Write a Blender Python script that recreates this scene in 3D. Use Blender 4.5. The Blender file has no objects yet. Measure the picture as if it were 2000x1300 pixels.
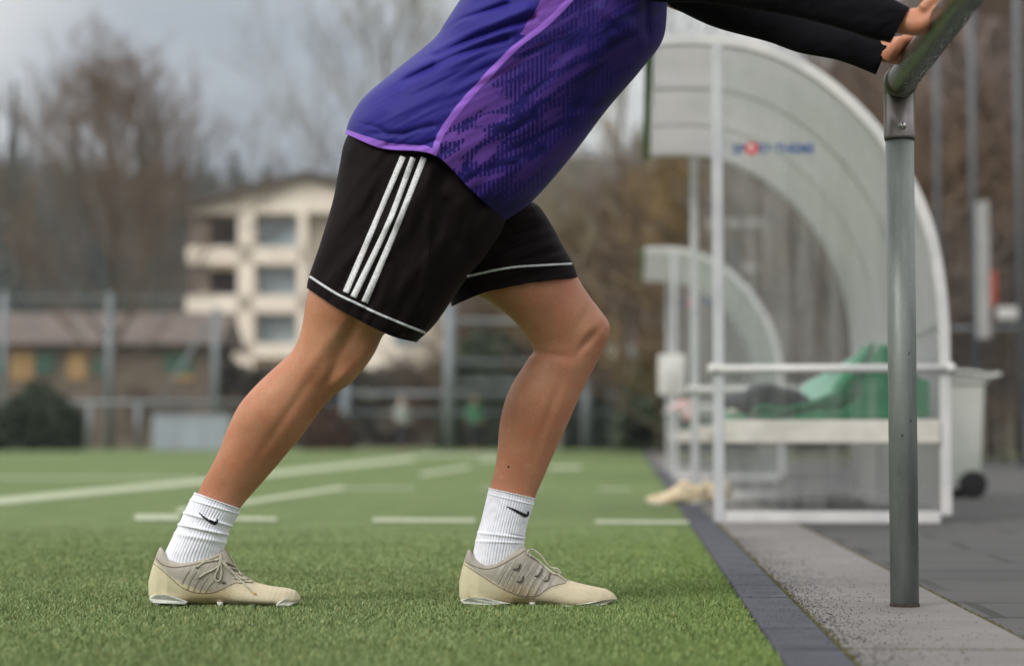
import bpy, bmesh, math, random
import numpy as np
from mathutils import Vector, Matrix
from mathutils.bvhtree import BVHTree
random.seed(7); rng = np.random.default_rng(7)
SC = bpy.context.scene; COL = SC.collection
# ------------------------------------------------------------------ camera
CH = 0.32; FPX = 3832.0; TILT = math.radians(3.14); YAW = math.radians(3.58)
cd = bpy.data.cameras.new('camera'); cam = bpy.data.objects.new('camera', cd); COL.objects.link(cam)
cam.location = (0, 0, CH); cam.rotation_euler = (math.pi/2 + TILT, 0, YAW)
cd.sensor_width = 36; cd.lens = FPX/2000*36; cd.clip_end = 5000; cd.clip_start = 0.05
cd.dof.use_dof = True; cd.dof.focus_distance = 3.72; cd.dof.aperture_fstop = (cd.lens/1000)/0.028
SC.camera = cam
# ------------------------------------------------------------------ sky and sun
SUN_EL, SUN_AZ = math.radians(46), math.radians(-62)      # azimuth from +Y towards +X
w = bpy.data.worlds.new("World"); SC.world = w; w.use_nodes = True
nt = w.node_tree; nt.nodes.clear(); N = nt.nodes.new; L = nt.links.new
sky = N('ShaderNodeTexSky'); sky.sky_type = 'NISHITA'; sky.sun_disc = False
sky.sun_elevation = SUN_EL; sky.sun_rotation = SUN_AZ
bg1 = N('ShaderNodeBackground'); bg1.inputs[1].default_value = 0.07; L(sky.outputs[0], bg1.inputs[0])
tc = N('ShaderNodeTexCoord'); sep = N('ShaderNodeSeparateXYZ'); L(tc.outputs['Generated'], sep.inputs[0])
mp = N('ShaderNodeMapping'); mp.inputs['Scale'].default_value = (2.2, 2.2, 7.0); L(tc.outputs['Generated'], mp.inputs[0])
nz = N('ShaderNodeTexNoise'); nz.inputs['Scale'].default_value = 2.3; nz.inputs['Detail'].default_value = 5; nz.inputs['Roughness'].default_value = .5
L(mp.outputs[0], nz.inputs[0])
# direction of the blue-grey bank of cloud
ddir = Vector((-0.190, 0.965, 0.150)).normalized()
dp = N('ShaderNodeVectorMath'); dp.operation = 'DOT_PRODUCT'; L(tc.outputs['Generated'], dp.inputs[0]); dp.inputs[1].default_value = ddir
mr = N('ShaderNodeMapRange'); mr.interpolation_type = 'SMOOTHSTEP'; mr.inputs[1].default_value = .986; mr.inputs[2].default_value = .9995; mr.inputs[3].default_value = 0; mr.inputs[4].default_value = .70; L(dp.outputs['Value'], mr.inputs[0])
ml = N('ShaderNodeMapRange'); ml.inputs[1].default_value = .1; ml.inputs[2].default_value = .30; ml.inputs[3].default_value = .35; ml.inputs[4].default_value = 0; L(sep.outputs[2], ml.inputs[0])
ad = N('ShaderNodeMath'); ad.operation = 'ADD'; L(mr.outputs[0], ad.inputs[0]); L(ml.outputs[0], ad.inputs[1])
nr = N('ShaderNodeMapRange'); nr.inputs[1].default_value = .35; nr.inputs[2].default_value = .65; nr.inputs[3].default_value = -.10; nr.inputs[4].default_value = .10; L(nz.outputs[0], nr.inputs[0])
ad2 = N('ShaderNodeMath'); ad2.operation = 'ADD'; ad2.use_clamp = True; L(ad.outputs[0], ad2.inputs[0]); L(nr.outputs[0], ad2.inputs[1])
rp = N('ShaderNodeValToRGB'); rp.color_ramp.elements[0].color = (.98, .985, .975, 1); rp.color_ramp.elements[1].color = (.33, .385, .46, 1)
L(ad2.outputs[0], rp.inputs[0])
bg2 = N('ShaderNodeBackground'); zr = N('ShaderNodeMapRange'); zr.inputs[1].default_value = .22; zr.inputs[2].default_value = .9; zr.inputs[3].default_value = .92; zr.inputs[4].default_value = 1.55; L(sep.outputs[2], zr.inputs[0]); L(zr.outputs[0], bg2.inputs[1]); L(rp.outputs[0], bg2.inputs[0])
mx = N('ShaderNodeMixShader'); mx.inputs[0].default_value = 0.92; L(bg1.outputs[0], mx.inputs[1]); L(bg2.outputs[0], mx.inputs[2])
wo = N('ShaderNodeOutputWorld'); L(mx.outputs[0], wo.inputs[0])
sd = bpy.data.lights.new('sun', 'SUN'); sun = bpy.data.objects.new('sun', sd); COL.objects.link(sun)
sd.energy = 2.0; sd.angle = math.radians(24); sd.color = (1, .965, .91)
SUN_DIR = Vector((-.64, -.70, .68)).normalized(); SUN_EL = math.asin(SUN_DIR.z); sky.sun_elevation = SUN_EL   # from the upper left, a little behind the camera
sun.rotation_euler = (-SUN_DIR).to_track_quat('-Z', 'Y').to_euler()
sky.sun_rotation = math.atan2(SUN_DIR.x, SUN_DIR.y)
vs = SC.view_settings; vs.view_transform = 'Standard'; vs.look = 'None'; vs.gamma = 1; vs.exposure = 0.05
# ------------------------------------------------------------------ projection helpers (pixels of the 2000 x 1300 photograph)
R3 = cam.rotation_euler.to_matrix()
RT = np.array(R3.col[0]); UP = np.array(R3.col[1]); FW = -np.array(R3.col[2]); C0 = np.array([0, 0, CH])
def Un(px, py, d):
    px = np.asarray(px, float)[..., None]; py = np.asarray(py, float)[..., None]; d = np.asarray(d, float)[..., None]
    return C0 + d*(FW + (px-1000)/FPX*RT - (py-650)/FPX*UP)
def U(px, py, d): return Vector(Un(px, py, d))
def G(px, py, z=0.0):
    v = FW + (px-1000)/FPX*RT - (py-650)/FPX*UP
    t = (z-CH)/v[2]; return Vector(C0 + t*v)
def Gd(px, d, z=0.0):      # ground point seen in column px at depth d
    p = U(px, 860, d); return Vector((p.x, p.y, z))
def project(p):
    v = np.asarray(p) - C0; d = v @ FW
    return 1000+FPX*(v @ RT)/d, 650-FPX*(v @ UP)/d
def lin(c): return tuple(((x/255)/12.92 if x/255 <= .04045 else ((x/255+.055)/1.055)**2.4) for x in c)
# ------------------------------------------------------------------ noise
def _h(i, j, s):
    n = (i*374761393 + j*668265263 + s*2147483647) & 0xffffffff
    n = ((n ^ (n >> 13))*1274126177) & 0xffffffff
    return ((n ^ (n >> 16)) & 0xffff)/65535.0
def vn(x, y, s=0):
    x = np.asarray(x, float); y = np.asarray(y, float)
    i = np.floor(x).astype(np.int64); j = np.floor(y).astype(np.int64); f = x-i; g = y-j
    f = f*f*(3-2*f); g = g*g*(3-2*g)
    return (_h(i, j, s)*(1-f)+_h(i+1, j, s)*f)*(1-g) + (_h(i, j+1, s)*(1-f)+_h(i+1, j+1, s)*f)*g
def fbm(x, y, s=0, o=3):
    r = 0; a = .5
    for k in range(o): r = r + a*vn(x*2**k, y*2**k, s+k*17); a *= .5
    return r/(1-.5**o)
# ------------------------------------------------------------------ object helpers
def tag(o, label=None, cat=None, group=None, kind=None):
    if label: o['label'] = label
    if cat: o['category'] = cat
    if group: o['group'] = group
    if kind: o['kind'] = kind
    return o
def empty(name, loc=(0, 0, 0), rz=0, **k):
    o = bpy.data.objects.new(name, None); COL.objects.link(o); o.location = loc; o.rotation_euler = (0, 0, rz); o.empty_display_size = .1
    return tag(o, **k)
WM = {}
def attach(o, parent):      # vertices are given in world space; keep them there
    if parent is not None:
        o.parent = parent
        m = Matrix.Identity(4); q = parent; chain = []
        while q is not None: chain.append(q); q = q.parent
        for q in reversed(chain): m = m @ (q.matrix_parent_inverse @ Matrix.LocRotScale(q.location, q.rotation_euler, q.scale))
        o.matrix_parent_inverse = m.inverted()
def mesh_obj(name, V, F, mat, parent=None, smooth=True, **k):
    me = bpy.data.meshes.new(name); me.from_pydata([tuple(v) for v in V], [], [tuple(f) for f in F]); me.update()
    if mat: me.materials.append(mat)
    if smooth: me.polygons.foreach_set('use_smooth', [True]*len(me.polygons))
    o = bpy.data.objects.new(name, me); COL.objects.link(o); attach(o, parent)
    return tag(o, **k)
class MB:
    def __init__(s): s.V = []; s.F = []
    def add(s, V, F):
        b = len(s.V); s.V += [tuple(v) for v in V]; s.F += [tuple(i+b for i in f) for f in F]; return s
    def box(s, x0, x1, y0, y1, z0, z1, M=None):
        V = [(x, y, z) for z in (z0, z1) for y in (y0, y1) for x in (x0, x1)]
        if M is not None: V = [M @ Vector(v) for v in V]
        return s.add(V, [(0, 2, 3, 1), (4, 5, 7, 6), (0, 1, 5, 4), (2, 6, 7, 3), (0, 4, 6, 2), (1, 3, 7, 5)])
    def tube(s, P, r, n=8, cap=True):
        P = [Vector(p) for p in P]; m = len(P)
        R = list(r) if hasattr(r, '__len__') else [r]*m
        V = []; ref = None
        for i in range(m):
            t = (P[min(i+1, m-1)]-P[max(i-1, 0)]).normalized()
            if ref is None:
                ref = t.orthogonal().normalized()
            ref = (ref - t*ref.dot(t)).normalized(); b = t.cross(ref)
            for k in range(n):
                a = 2*math.pi*k/n; V.append(P[i] + (ref*math.cos(a)+b*math.sin(a))*R[i])
        F = [(i*n+k, i*n+(k+1) % n, (i+1)*n+(k+1) % n, (i+1)*n+k) for i in range(m-1) for k in range(n)]
        if cap: F += [tuple(range(n-1, -1, -1)), tuple((m-1)*n+k for k in range(n))]
        return s.add(V, F)
    def ball(s, c, r, n=12, m=8, M=None):
        r = r if hasattr(r, '__len__') else (r, r, r); V = []
        for j in range(1, m):
            for i in range(n):
                a = 2*math.pi*i/n; b = math.pi*j/m
                V.append(Vector((r[0]*math.cos(a)*math.sin(b), r[1]*math.sin(a)*math.sin(b), r[2]*math.cos(b))))
        V += [Vector((0, 0, r[2])), Vector((0, 0, -r[2]))]
        F = [(j*n+i, (j+1)*n+i, (j+1)*n+(i+1) % n, j*n+(i+1) % n) for j in range(m-2) for i in range(n)]
        t = len(V)-2
        F += [(t, i, (i+1) % n) for i in range(n)] + [(t+1, (m-2)*n+(i+1) % n, (m-2)*n+i) for i in range(n)]
        V = [(M @ v if M is not None else v)+Vector(c) for v in V]
        return s.add(V, F)
    def prism(s, poly, f0, f1):      # outline mapped by f0 and f1 to two parallel faces
        n = len(poly); V = [f0(p) for p in poly]+[f1(p) for p in poly]
        return s.add(V, [tuple(range(n-1, -1, -1)), tuple(range(n, 2*n))]+[(i, (i+1) % n, n+(i+1) % n, n+i) for i in range(n)])
    def build(s, name, mat, parent=None, smooth=False, **k): return mesh_obj(name, s.V, s.F, mat, parent, smooth, **k)
def bevel(o, wd=.005, seg=2):
    m = o.modifiers.new('bevel', 'BEVEL'); m.width = wd; m.segments = seg; m.limit_method = 'ANGLE'; return o
def solid(o, t, off=0):
    m = o.modifiers.new('solid', 'SOLIDIFY'); m.thickness = t; m.offset = off; return o
def copy_tree(o, parent=None):
    c = o.copy(); COL.objects.link(c); pi = o.matrix_parent_inverse.copy(); c.parent = parent; c.matrix_parent_inverse = pi
    for ch in [x for x in bpy.data.objects if x.parent == o]:
        copy_tree(ch, c)
    return c
# ------------------------------------------------------------------ materials
class NT:
    def __init__(s, name):
        s.m = bpy.data.materials.new(name); s.m.use_nodes = True; s.t = s.m.node_tree; s.t.nodes.clear()
        s.out = s.n('ShaderNodeOutputMaterial'); s.b = s.n('ShaderNodeBsdfPrincipled'); s.l(s.b.outputs[0], s.out.inputs[0])
    def n(s, k, **kw):
        x = s.t.nodes.new(k)
        for a, b in kw.items(): setattr(x, a, b)
        return x
    def l(s, a, b): s.t.links.new(a, b)
    def set(s, **k):
        for a, b in k.items(): s.b.inputs[a.replace('_', ' ')].default_value = b
    def co(s, kind='Object', scale=(1, 1, 1), rot=(0, 0, 0), uv=None):
        if uv: c = s.n('ShaderNodeUVMap'); c.uv_map = uv; o = c.outputs[0]
        elif kind == 'Position': c = s.n('ShaderNodeNewGeometry'); o = c.outputs['Position']
        else: c = s.n('ShaderNodeTexCoord'); o = c.outputs[kind]
        m = s.n('ShaderNodeMapping'); m.inputs['Scale'].default_value = scale; m.inputs['Rotation'].default_value = rot; s.l(o, m.inputs[0]); return m.outputs[0]
    def noise(s, co, scale, detail=3, rough=.5, dist=0):
        x = s.n('ShaderNodeTexNoise'); x.inputs['Scale'].default_value = scale; x.inputs['Detail'].default_value = detail; x.inputs['Roughness'].default_value = rough; x.inputs['Distortion'].default_value = dist
        s.l(co, x.inputs[0]); return x.outputs[0]
    def ramp(s, f, a, b, lo=0., hi=1., smooth=False):
        x = s.n('ShaderNodeMapRange'); x.interpolation_type = 'SMOOTHSTEP' if smooth else 'LINEAR'
        x.inputs[1].default_value = a; x.inputs[2].default_value = b; x.inputs[3].default_value = lo; x.inputs[4].default_value = hi; s.l(f, x.inputs[0]); return x.outputs[0]
    def math(s, op, a, b=None, clamp=False):
        x = s.n('ShaderNodeMath', operation=op, use_clamp=clamp)
        for i, v in enumerate((a, b)):
            if v is None: continue
            if isinstance(v, (int, float)): x.inputs[i].default_value = v
            else: s.l(v, x.inputs[i])
        return x.outputs[0]
    def mix(s, f, a, b):
        x = s.n('ShaderNodeMix', data_type='RGBA')
        for i, v in ((0, f), (6, a), (7, b)):
            if isinstance(v, (int, float)): x.inputs[i].default_value = v
            elif isinstance(v, tuple): x.inputs[i].default_value = (*v[:3], 1)
            else: s.l(v, x.inputs[i])
        return x.outputs[2]
    def base(s, c):
        if isinstance(c, tuple): s.b.inputs['Base Color'].default_value = (*c[:3], 1)
        else: s.l(c, s.b.inputs['Base Color'])
    def bump(s, h, strength=.3, dist=.01):
        x = s.n('ShaderNodeBump'); x.inputs['Strength'].default_value = strength; x.inputs['Distance'].default_value = dist; s.l(h, x.inputs['Height']); s.l(x.outputs[0], s.b.inputs['Normal'])
def pm(name, c1, c2=None, scale=8, rough=.6, metal=0., bump=0., bscale=None, stretch=(1, 1, 1), lo=.35, hi=.65, bd=.01, **kw):
    t = NT(name); c2 = c2 or tuple(x*.8 for x in c1)
    co = t.co('Object', stretch); n = t.noise(co, scale, 4); t.base(t.mix(t.ramp(n, lo, hi), c1, c2)); t.set(Roughness=rough, Metallic=metal)
    if bump: t.bump(t.noise(co, bscale or scale*4, 4), bump, bd)
    for a, b in kw.items(): t.b.inputs[a.replace('_', ' ')].default_value = b
    return t.m
# ------------------------------------------------------------------ ground, turf, kerb, paving
xK0 = G(1528, 1300).x; xK1 = G(1676, 1300).x; xS1 = G(2000, 1248).x
print('kerb', xK0, xK1, xS1)
def grid_xy(name, x0, x1, y0, y1, z, mat, nx=1, ny=1, **k):
    V = [(x0+(x1-x0)*i/nx, y0+(y1-y0)*j/ny, z) for j in range(ny+1) for i in range(nx+1)]
    F = [(j*(nx+1)+i, j*(nx+1)+i+1, (j+1)*(nx+1)+i+1, (j+1)*(nx+1)+i) for j in range(ny) for i in range(nx)]
    return mesh_obj(name, V, F, mat, None, False, **k)
t = NT('earth_grass'); c = t.co('Position'); n1 = t.noise(c, .12, 5); n2 = t.noise(c, 1.5, 4)
t.base(t.mix(t.ramp(n1, .4, .62), t.mix(n2, lin((92, 112, 58)), lin((110, 120, 70))), lin((104, 92, 76)))); t.set(Roughness=.95); t.bump(n2, .6, .1)
M_EARTH = t.m
grid_xy('ground', -900, 900, -60, 1600, -.03, M_EARTH, 4, 4, kind='structure')
t = NT('artificial_turf'); c = t.co('Position'); n1 = t.noise(c, .9, 4); n2 = t.noise(c, 60, 4, .7); n3 = t.noise(t.co('Position', (1, .25, 1)), 5, 3); vor = t.noise(c, 260, 2, .8)
cc = t.mix(t.ramp(n2, .3, .7), lin((82, 100, 56)), lin((104, 121, 74))); cc = t.mix(t.ramp(n1, .35, .7, 0, .45), cc, lin((108, 124, 74))); cc = t.mix(t.ramp(n3, .4, .7, 0, .3), cc, lin((126, 142, 88)))
cc = t.mix(t.ramp(vor, .3, .6, .25, 0), cc, lin((58, 76, 36)))
t.base(cc); t.set(Roughness=.85); t.b.inputs['Specular IOR Level'].default_value = .25; t.bump(n2, .5, .01); M_TURF = t.m
ED = 76.0
grid_xy('turf', -70, xK0, -3, ED, 0, M_TURF, kind='structure')
# painted lines: (start px, end px, width m)
t = NT('line_paint'); c = t.co('Position'); n = t.noise(c, 45, 4, .75); t.base(t.mix(t.ramp(n, .35, .6), lin((200, 201, 182)), lin((140, 154, 116)))); t.set(Roughness=.85); t.bump(t.noise(c, 90, 3), .5, .01); M_LINE = t.m
def line(pts, th):
    P = np.array(pts, float); n = max(2, int((P[-1, 0]-P[0, 0])/25)); Q = np.stack([np.interp(np.linspace(P[0, 0], P[-1, 0], n), P[:, 0], P[:, k]) for k in (0, 1, 2)], 1) if P.shape[1] == 3 else None
    m = MB(); V = []
    for x, y, t_ in Q: V += [G(x, y-t_/2)+Vector((0, 0, .004)), G(x, y+t_/2)+Vector((0, 0, .004))]
    return m.add(V, [(2*i, 2*i+1, 2*i+3, 2*i+2) for i in range(n-1)])
# course of each line on the pitch: (column, row, apparent thickness)
LINES = [[(-900, 1062, 24), (-400, 1016, 18), (0, 979, 13), (200, 959, 11), (400, 940, 10), (600, 917, 9), (812, 894, 8)], [(-400, 933, 2.5), (385, 933, 2.5)],
         [(262, 1011, 11), (352, 1011, 11)], [(405, 1013, 7), (540, 1015, 7)], [(728, 1016.5, 7.5), (928, 1017.5, 7)], [(1162, 1020, 6.5), (1348, 1021, 6.5)],
         [(345, 998, 8), (480, 982, 8), (600, 963, 7), (672, 952, 7)], [(820, 927, 5), (870, 919, 5), (918, 911, 5)], [(670, 954, 2.5), (808, 954, 2.5)], [(935, 954, 2), (1060, 954, 2)],
         [(1168, 956, 2.5), (1232, 956, 2.5)], [(815, 889, 4), (975, 887, 4)], [(1072, 913, 5), (1135, 912, 5)], [(935, 898, 5), (1010, 895, 5)]]
LM = MB()
for pts in LINES:
    q = line(pts, 0); LM.add(q.V, q.F)
LM.build('pitch_lines', M_LINE, None, kind='structure')
# kerb of dark stone blocks: each block is one bevelled stone of the kerb
M_KERB = pm('dark_kerb_stone', lin((70, 71, 80)), lin((54, 55, 64)), 14, .8, bump=.5, bscale=160, bd=.004)
KB = MB(); yj0 = G(1560, 1178).y; yj1 = G(1600, 1240).y; bl = 0.33
jn = sorted([yj0, yj1] + [yj0 + bl*i for i in range(1, 200)] + [yj1 - bl*i for i in range(1, 8)])
for a, b in zip(jn[:-1], jn[1:]): KB.box(xK0, xK1-.012, a+.008, b-.008, -.06, .012)
bevel(KB.build('kerb', M_KERB, None, kind='structure'), .004, 2)
t = NT('concrete_slab'); c = t.co('Position'); n1 = t.noise(c, 3, 5, .6); n2 = t.noise(c, 90, 3, .7); n3 = t.noise(t.co('Position', (1, 6, 1)), 6, 3)
cc = t.mix(t.ramp(n1, .35, .65), lin((118, 114, 112)), lin((103, 99, 97))); cc = t.mix(t.ramp(n2, .25, .42, .18, 0), cc, lin((88, 86, 84))); cc = t.mix(t.ramp(n3, .55, .75, 0, .35), cc, lin((150, 144, 142)))
t.base(cc); t.set(Roughness=.78); t.bump(n2, .25, .003); M_SLAB = t.m
SB = MB(); yJ = G(1800, 1272).y
js = [yJ + 1.0*i for i in range(-3, 70)]
for a, b in zip(js[:-1], js[1:]): SB.box(xK1, xS1-.006, a+.003, b-.003, -.06, .004)
bevel(SB.build('slab_path', M_SLAB, None, kind='structure'), .003, 1)
t = NT('grey_pavers'); c = t.co('Position'); br = t.n('ShaderNodeTexBrick'); br.inputs['Scale'].default_value = 1; br.inputs['Brick Width'].default_value = .66; br.inputs['Row Height'].default_value = .33; br.inputs['Mortar Size'].default_value = .014
br.inputs['Color1'].default_value = (*lin((72, 71, 71)), 1); br.inputs['Color2'].default_value = (*lin((62, 61, 62)), 1); br.inputs['Mortar'].default_value = (*lin((26, 26, 24)), 1); t.l(c, br.inputs[0])
n1 = t.noise(c, 1.3, 5); n2 = t.noise(c, 120, 3, .7); cc = t.mix(t.ramp(n1, .4, .7, 0, .5), br.outputs[0], lin((82, 80, 76))); cc = t.mix(t.ramp(n2, .3, .6, .3, 0), cc, lin((62, 62, 62)))
t.base(cc); t.set(Roughness=.8); t.bump(br.outputs[1], -.4, .004); M_PAV = t.m
grid_xy('paving', xS1, 14, -2, 32, 0, M_PAV, kind='structure')
# moss in the two seams
def scatter_mesh(n, fx, fy, fz, size, sides=5, flat=.6):
    m = MB()
    for i in range(n):
        x, y = fx(), fy(); s = size()*random.uniform(.6, 1.3); a0 = random.random()*6; V = [(x+s*math.cos(a0+k*2*math.pi/sides)*random.uniform(.6, 1.2), y+s*math.sin(a0+k*2*math.pi/sides)*random.uniform(.6, 1.2), fz(x, y)) for k in range(sides)]
        V.append((x, y, fz(x, y)+s*flat)); m.add(V, [(k, (k+1) % sides, sides) for k in range(sides)])
    return m
M_MOSS = pm('moss', lin((92, 92, 52)), lin((66, 58, 40)), 60, .95, bump=.5)
mo = scatter_mesh(2600, lambda: xS1-.004+random.gauss(0, .0035), lambda: random.uniform(2.4, 9), lambda x, y: .001, lambda: .004, 5, .7)
q = scatter_mesh(1500, lambda: xK1-.004+random.gauss(0, .006), lambda: random.uniform(2.4, 8), lambda x, y: .003, lambda: .004, 5, .9); mo.add(q.V, q.F)
q = scatter_mesh(260, lambda: random.uniform(xK1, xS1), lambda: yJ+random.gauss(0, .002), lambda x, y: .003, lambda: .003, 5, .7); mo.add(q.V, q.F)
mo.build('moss', M_MOSS, None, kind='stuff', label='brown green moss growing along the seams of the paving', cat='moss')
M_CRUMB = pm('rubber_crumb', (.012, .012, .014), (.03, .03, .03), 50, .7)
def cx():
    return xK1+.004+min(abs(random.expovariate(1/.06)), (xS1-xK1)*1.05)
cr = scatter_mesh(3600, cx, lambda: 2.3+random.random()**1.25*4.2, lambda x, y: .0045, lambda: .0016, 5, .9)
q = scatter_mesh(500, lambda: random.uniform(xK0, xK1), lambda: random.uniform(2.3, 5), lambda x, y: .0125, lambda: .0014, 4, .9); cr.add(q.V, q.F)
cr.build('rubber_crumb', M_CRUMB, None, kind='stuff', label='black rubber crumb strewn over kerb and concrete slab', cat='rubber crumb')
# blades of the artificial turf near the camera
def make_grass():
    X, Y, S = [], [], []
    for (y0, y1, dens, sz) in ((1.6, 3.3, 50000, 1.), (3.3, 4.8, 38000, 1.1), (4.8, 6.2, 24000, 1.3), (6.2, 7.4, 16000, 1.5)):
        hw0 = .28*y1+1.0; n = int(dens*(y1-y0)*2*hw0)
        y = y0+(y1-y0)*rng.random(n); xc = -.0626*y; hw = np.full(n, hw0)
        x = xc+(rng.random(n)*2-1)*hw; k = (x < xK0-.001) & (rng.random(n) < np.interp(y, [4.6, 7.4], [1, .12])*np.interp(np.abs(x-xc)-.27*y, [.1, .95], [1, .03])*np.interp(y, [1.5, 2.3], [.05, 1])); x = x[k]; y = y[k]
        X.append(x); Y.append(y); S.append(np.full(len(x), sz))
    x = np.concatenate(X); y = np.concatenate(Y); s = np.concatenate(S); n = len(x)
    jit = vn(x*9, y*9, 3)*.6+vn(x*38, y*38, 5)*.4
    H = (.006+.005*rng.random(n)+.0045*jit)*np.interp(y, [2.2, 4.2, 7.4], [1.1, .85, .3]); Wd = .00095*s*(0.7+.7*rng.random(n)); a = rng.random(n)*6.283; 
    lean = .008*rng.random(n)+.001; dx = np.cos(a)*lean; dy = np.sin(a)*lean
    b = rng.random(n)*6.283; wx = np.cos(b)*Wd; wy = np.sin(b)*Wd
    V = np.zeros((n, 5, 3)); z0 = .0
    V[:, 0] = np.stack([x-wx, y-wy, np.full(n, z0)], 1); V[:, 1] = np.stack([x+wx, y+wy, np.full(n, z0)], 1)
    V[:, 2] = np.stack([x+wx*.9+dx*.35, y+wy*.9+dy*.35, H*.6], 1); V[:, 3] = np.stack([x-wx*.9+dx*.35, y-wy*.9+dy*.35, H*.6], 1)
    V[:, 4] = np.stack([x+dx, y+dy, H], 1)
    me = bpy.data.meshes.new('turf_blades'); me.vertices.add(n*5); me.vertices.foreach_set('co', V.ravel())
    b5 = (np.arange(n)*5)[:, None]; q = (b5+np.array([0, 1, 2, 3])); tr = b5+np.array([3, 2, 4])
    loops = np.concatenate([q, tr], 1).ravel(); me.loops.add(len(loops)); me.loops.foreach_set('vertex_index', loops.astype(np.int32))
    me.polygons.add(2*n); st = (np.arange(n)*7)[:, None]+np.array([0, 4]); me.polygons.foreach_set('loop_start', st.ravel().astype(np.int32))
    me.update(calc_edges=True); me.validate()
    r = rng.random(n); patch = fbm(x*3, y*3, 31, 3); fine = vn(x*70, y*70, 8)
    c1 = np.array(lin((136, 151, 100))); c2 = np.array(lin((96, 115, 66))); c3 = np.array(lin((152, 165, 114))); c4 = np.array(lin((150, 138, 84)))
    Cc = c1*(1-r[:, None])+c2*r[:, None]; Cc = np.where((r < .12)[:, None], c3, Cc); Cc = np.where(((r > .5) & (r < .53))[:, None], c4, Cc)
    edge = np.clip(1-(xK0-x)/.6, 0, 1)*.4
    Cc = Cc*(.72+.42*patch+.22*fine)[:, None]; lush = np.array(lin((112, 142, 58))); Cc = Cc*(1-edge[:, None])+lush*edge[:, None]*(.7+.4*fine)[:, None]
    # blades that stand in a painted line are white
    white = np.zeros(n, bool)
    bx_, by_ = project(np.stack([x, y, 0*x], 1))
    for pts in LINES:
        P = np.array(pts, float); yy = np.interp(bx_, P[:, 0], P[:, 1]); tt = np.interp(bx_, P[:, 0], P[:, 2]); white |= (bx_ > P[0, 0]) & (bx_ < P[-1, 0]) & (np.abs(by_-yy) < tt/2)
    white &= rng.random(n) < .8
    Cc = np.where(white[:, None], np.array(lin((190, 193, 172)))*(.8+.3*r[:, None]), Cc)
    ca = me.color_attributes.new('col', 'FLOAT_COLOR', 'POINT'); A = np.ones((n, 5, 4)); A[:, :, :3] = Cc[:, None, :]
    ca.data.foreach_set('color', A.ravel())
    t = NT('turf_blade'); at = t.n('ShaderNodeAttribute', attribute_name='col'); t.base(at.outputs[0]); t.set(Roughness=.55); t.b.inputs['Specular IOR Level'].default_value = .3
    me.materials.append(t.m); o = bpy.data.objects.new('turf_blades', me); COL.objects.link(o)
    return tag(o, 'short green blades of artificial turf around the two feet', 'grass', kind='stuff')
make_grass()
# ------------------------------------------------------------------ lofted surfaces that follow outlines
def crs(P, t):
    P = np.asarray(P, float); n = len(P); t = np.clip(np.asarray(t, float), 0, n-1); i = np.minimum(t.astype(int), n-2); f = t-i
    g = lambda k: P[np.clip(k, 0, n-1)]
    sh = (slice(None),)+(None,)*(P.ndim-1); f = f[sh]
    p0, p1, p2, p3 = g(i-1), g(i), g(i+1), g(i+2)
    p0 = np.where((i == 0)[sh], 2*p1-p2, p0); p3 = np.where((i == n-2)[sh], 2*p2-p1, p3)
    return .5*((2*p1)+(-p0+p2)*f+(2*p0-5*p1+4*p2-p3)*f*f+(-p0+3*p1-3*p2+p3)*f**3)
def loft(secs, nu=48, nv=60, pw=1., disp=None, caps=(True, True), ts=None):
    """secs: (points back to front in photo pixels, depth, half depth). Returns V, F, attributes per vertex."""
    P = np.array([s[0] for s in secs], float); D = np.array([[s[1], s[2]] for s in secs], float)
    tv = np.linspace(0, len(secs)-1, nv) if ts is None else np.asarray(ts); nv = len(tv)
    SP = crs(P, tv); SD = crs(D, tv)            # nv x m x 2, nv x 2
    th = np.arange(nu)*2*math.pi/nu; u = (1-np.cos(th))/2; s = np.sin(th); s = np.sign(s)*np.abs(s)**pw; m = P.shape[1]
    XY = np.stack([crs(SP[j], u*(m-1)) for j in range(nv)])      # nv x nu x 2
    d = SD[:, 0:1]-SD[:, 1:2]*s[None]
    if disp is not None: d = d - disp(XY[..., 0], XY[..., 1], np.broadcast_to(u, d.shape), np.broadcast_to(tv[:, None], d.shape))*np.clip(s, -1, 1)[None]
    V = Un(XY[..., 0], XY[..., 1], d).reshape(-1, 3)
    F = [(j*nu+k, (j+1)*nu+k, (j+1)*nu+(k+1) % nu, j*nu+(k+1) % nu) for j in range(nv-1) for k in range(nu)]
    if caps[0]: F.append(tuple(range(nu)))
    if caps[1]: F.append(tuple((nv-1)*nu+k for k in range(nu-1, -1, -1)))
    A = dict(px=XY[..., 0].ravel(), py=XY[..., 1].ravel(), u=np.broadcast_to(u, d.shape).ravel(), t=np.broadcast_to(tv[:, None], d.shape).ravel(), s=np.broadcast_to(s, d.shape).ravel())
    return V, F, A
def two(rows): return [([a, b], d, D) for (a, b, d, D) in rows]
def set_uv(o, name, u, v):
    me = o.data; l = me.uv_layers.new(name=name); li = np.zeros(len(me.loops), np.int32); me.loops.foreach_get('vertex_index', li)
    l.data.foreach_set('uv', np.stack([np.asarray(u)[li], np.asarray(v)[li]], 1).ravel().astype(np.float32))
def set_col(o, name, C):
    me = o.data; ca = me.color_attributes.new(name, 'FLOAT_COLOR', 'POINT'); A = np.ones((len(C), 4)); A[:, :3] = C; ca.data.foreach_set('color', A.ravel())
def bvh_of(*objs):
    dg = bpy.context.evaluated_depsgraph_get(); V = []; F = []
    for o in objs:
        b = len(V); V += [v.co.copy() for v in o.data.vertices]; F += [tuple(i+b for i in p.vertices) for p in o.data.polygons]
    return BVHTree.FromPolygons(V, F)
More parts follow.
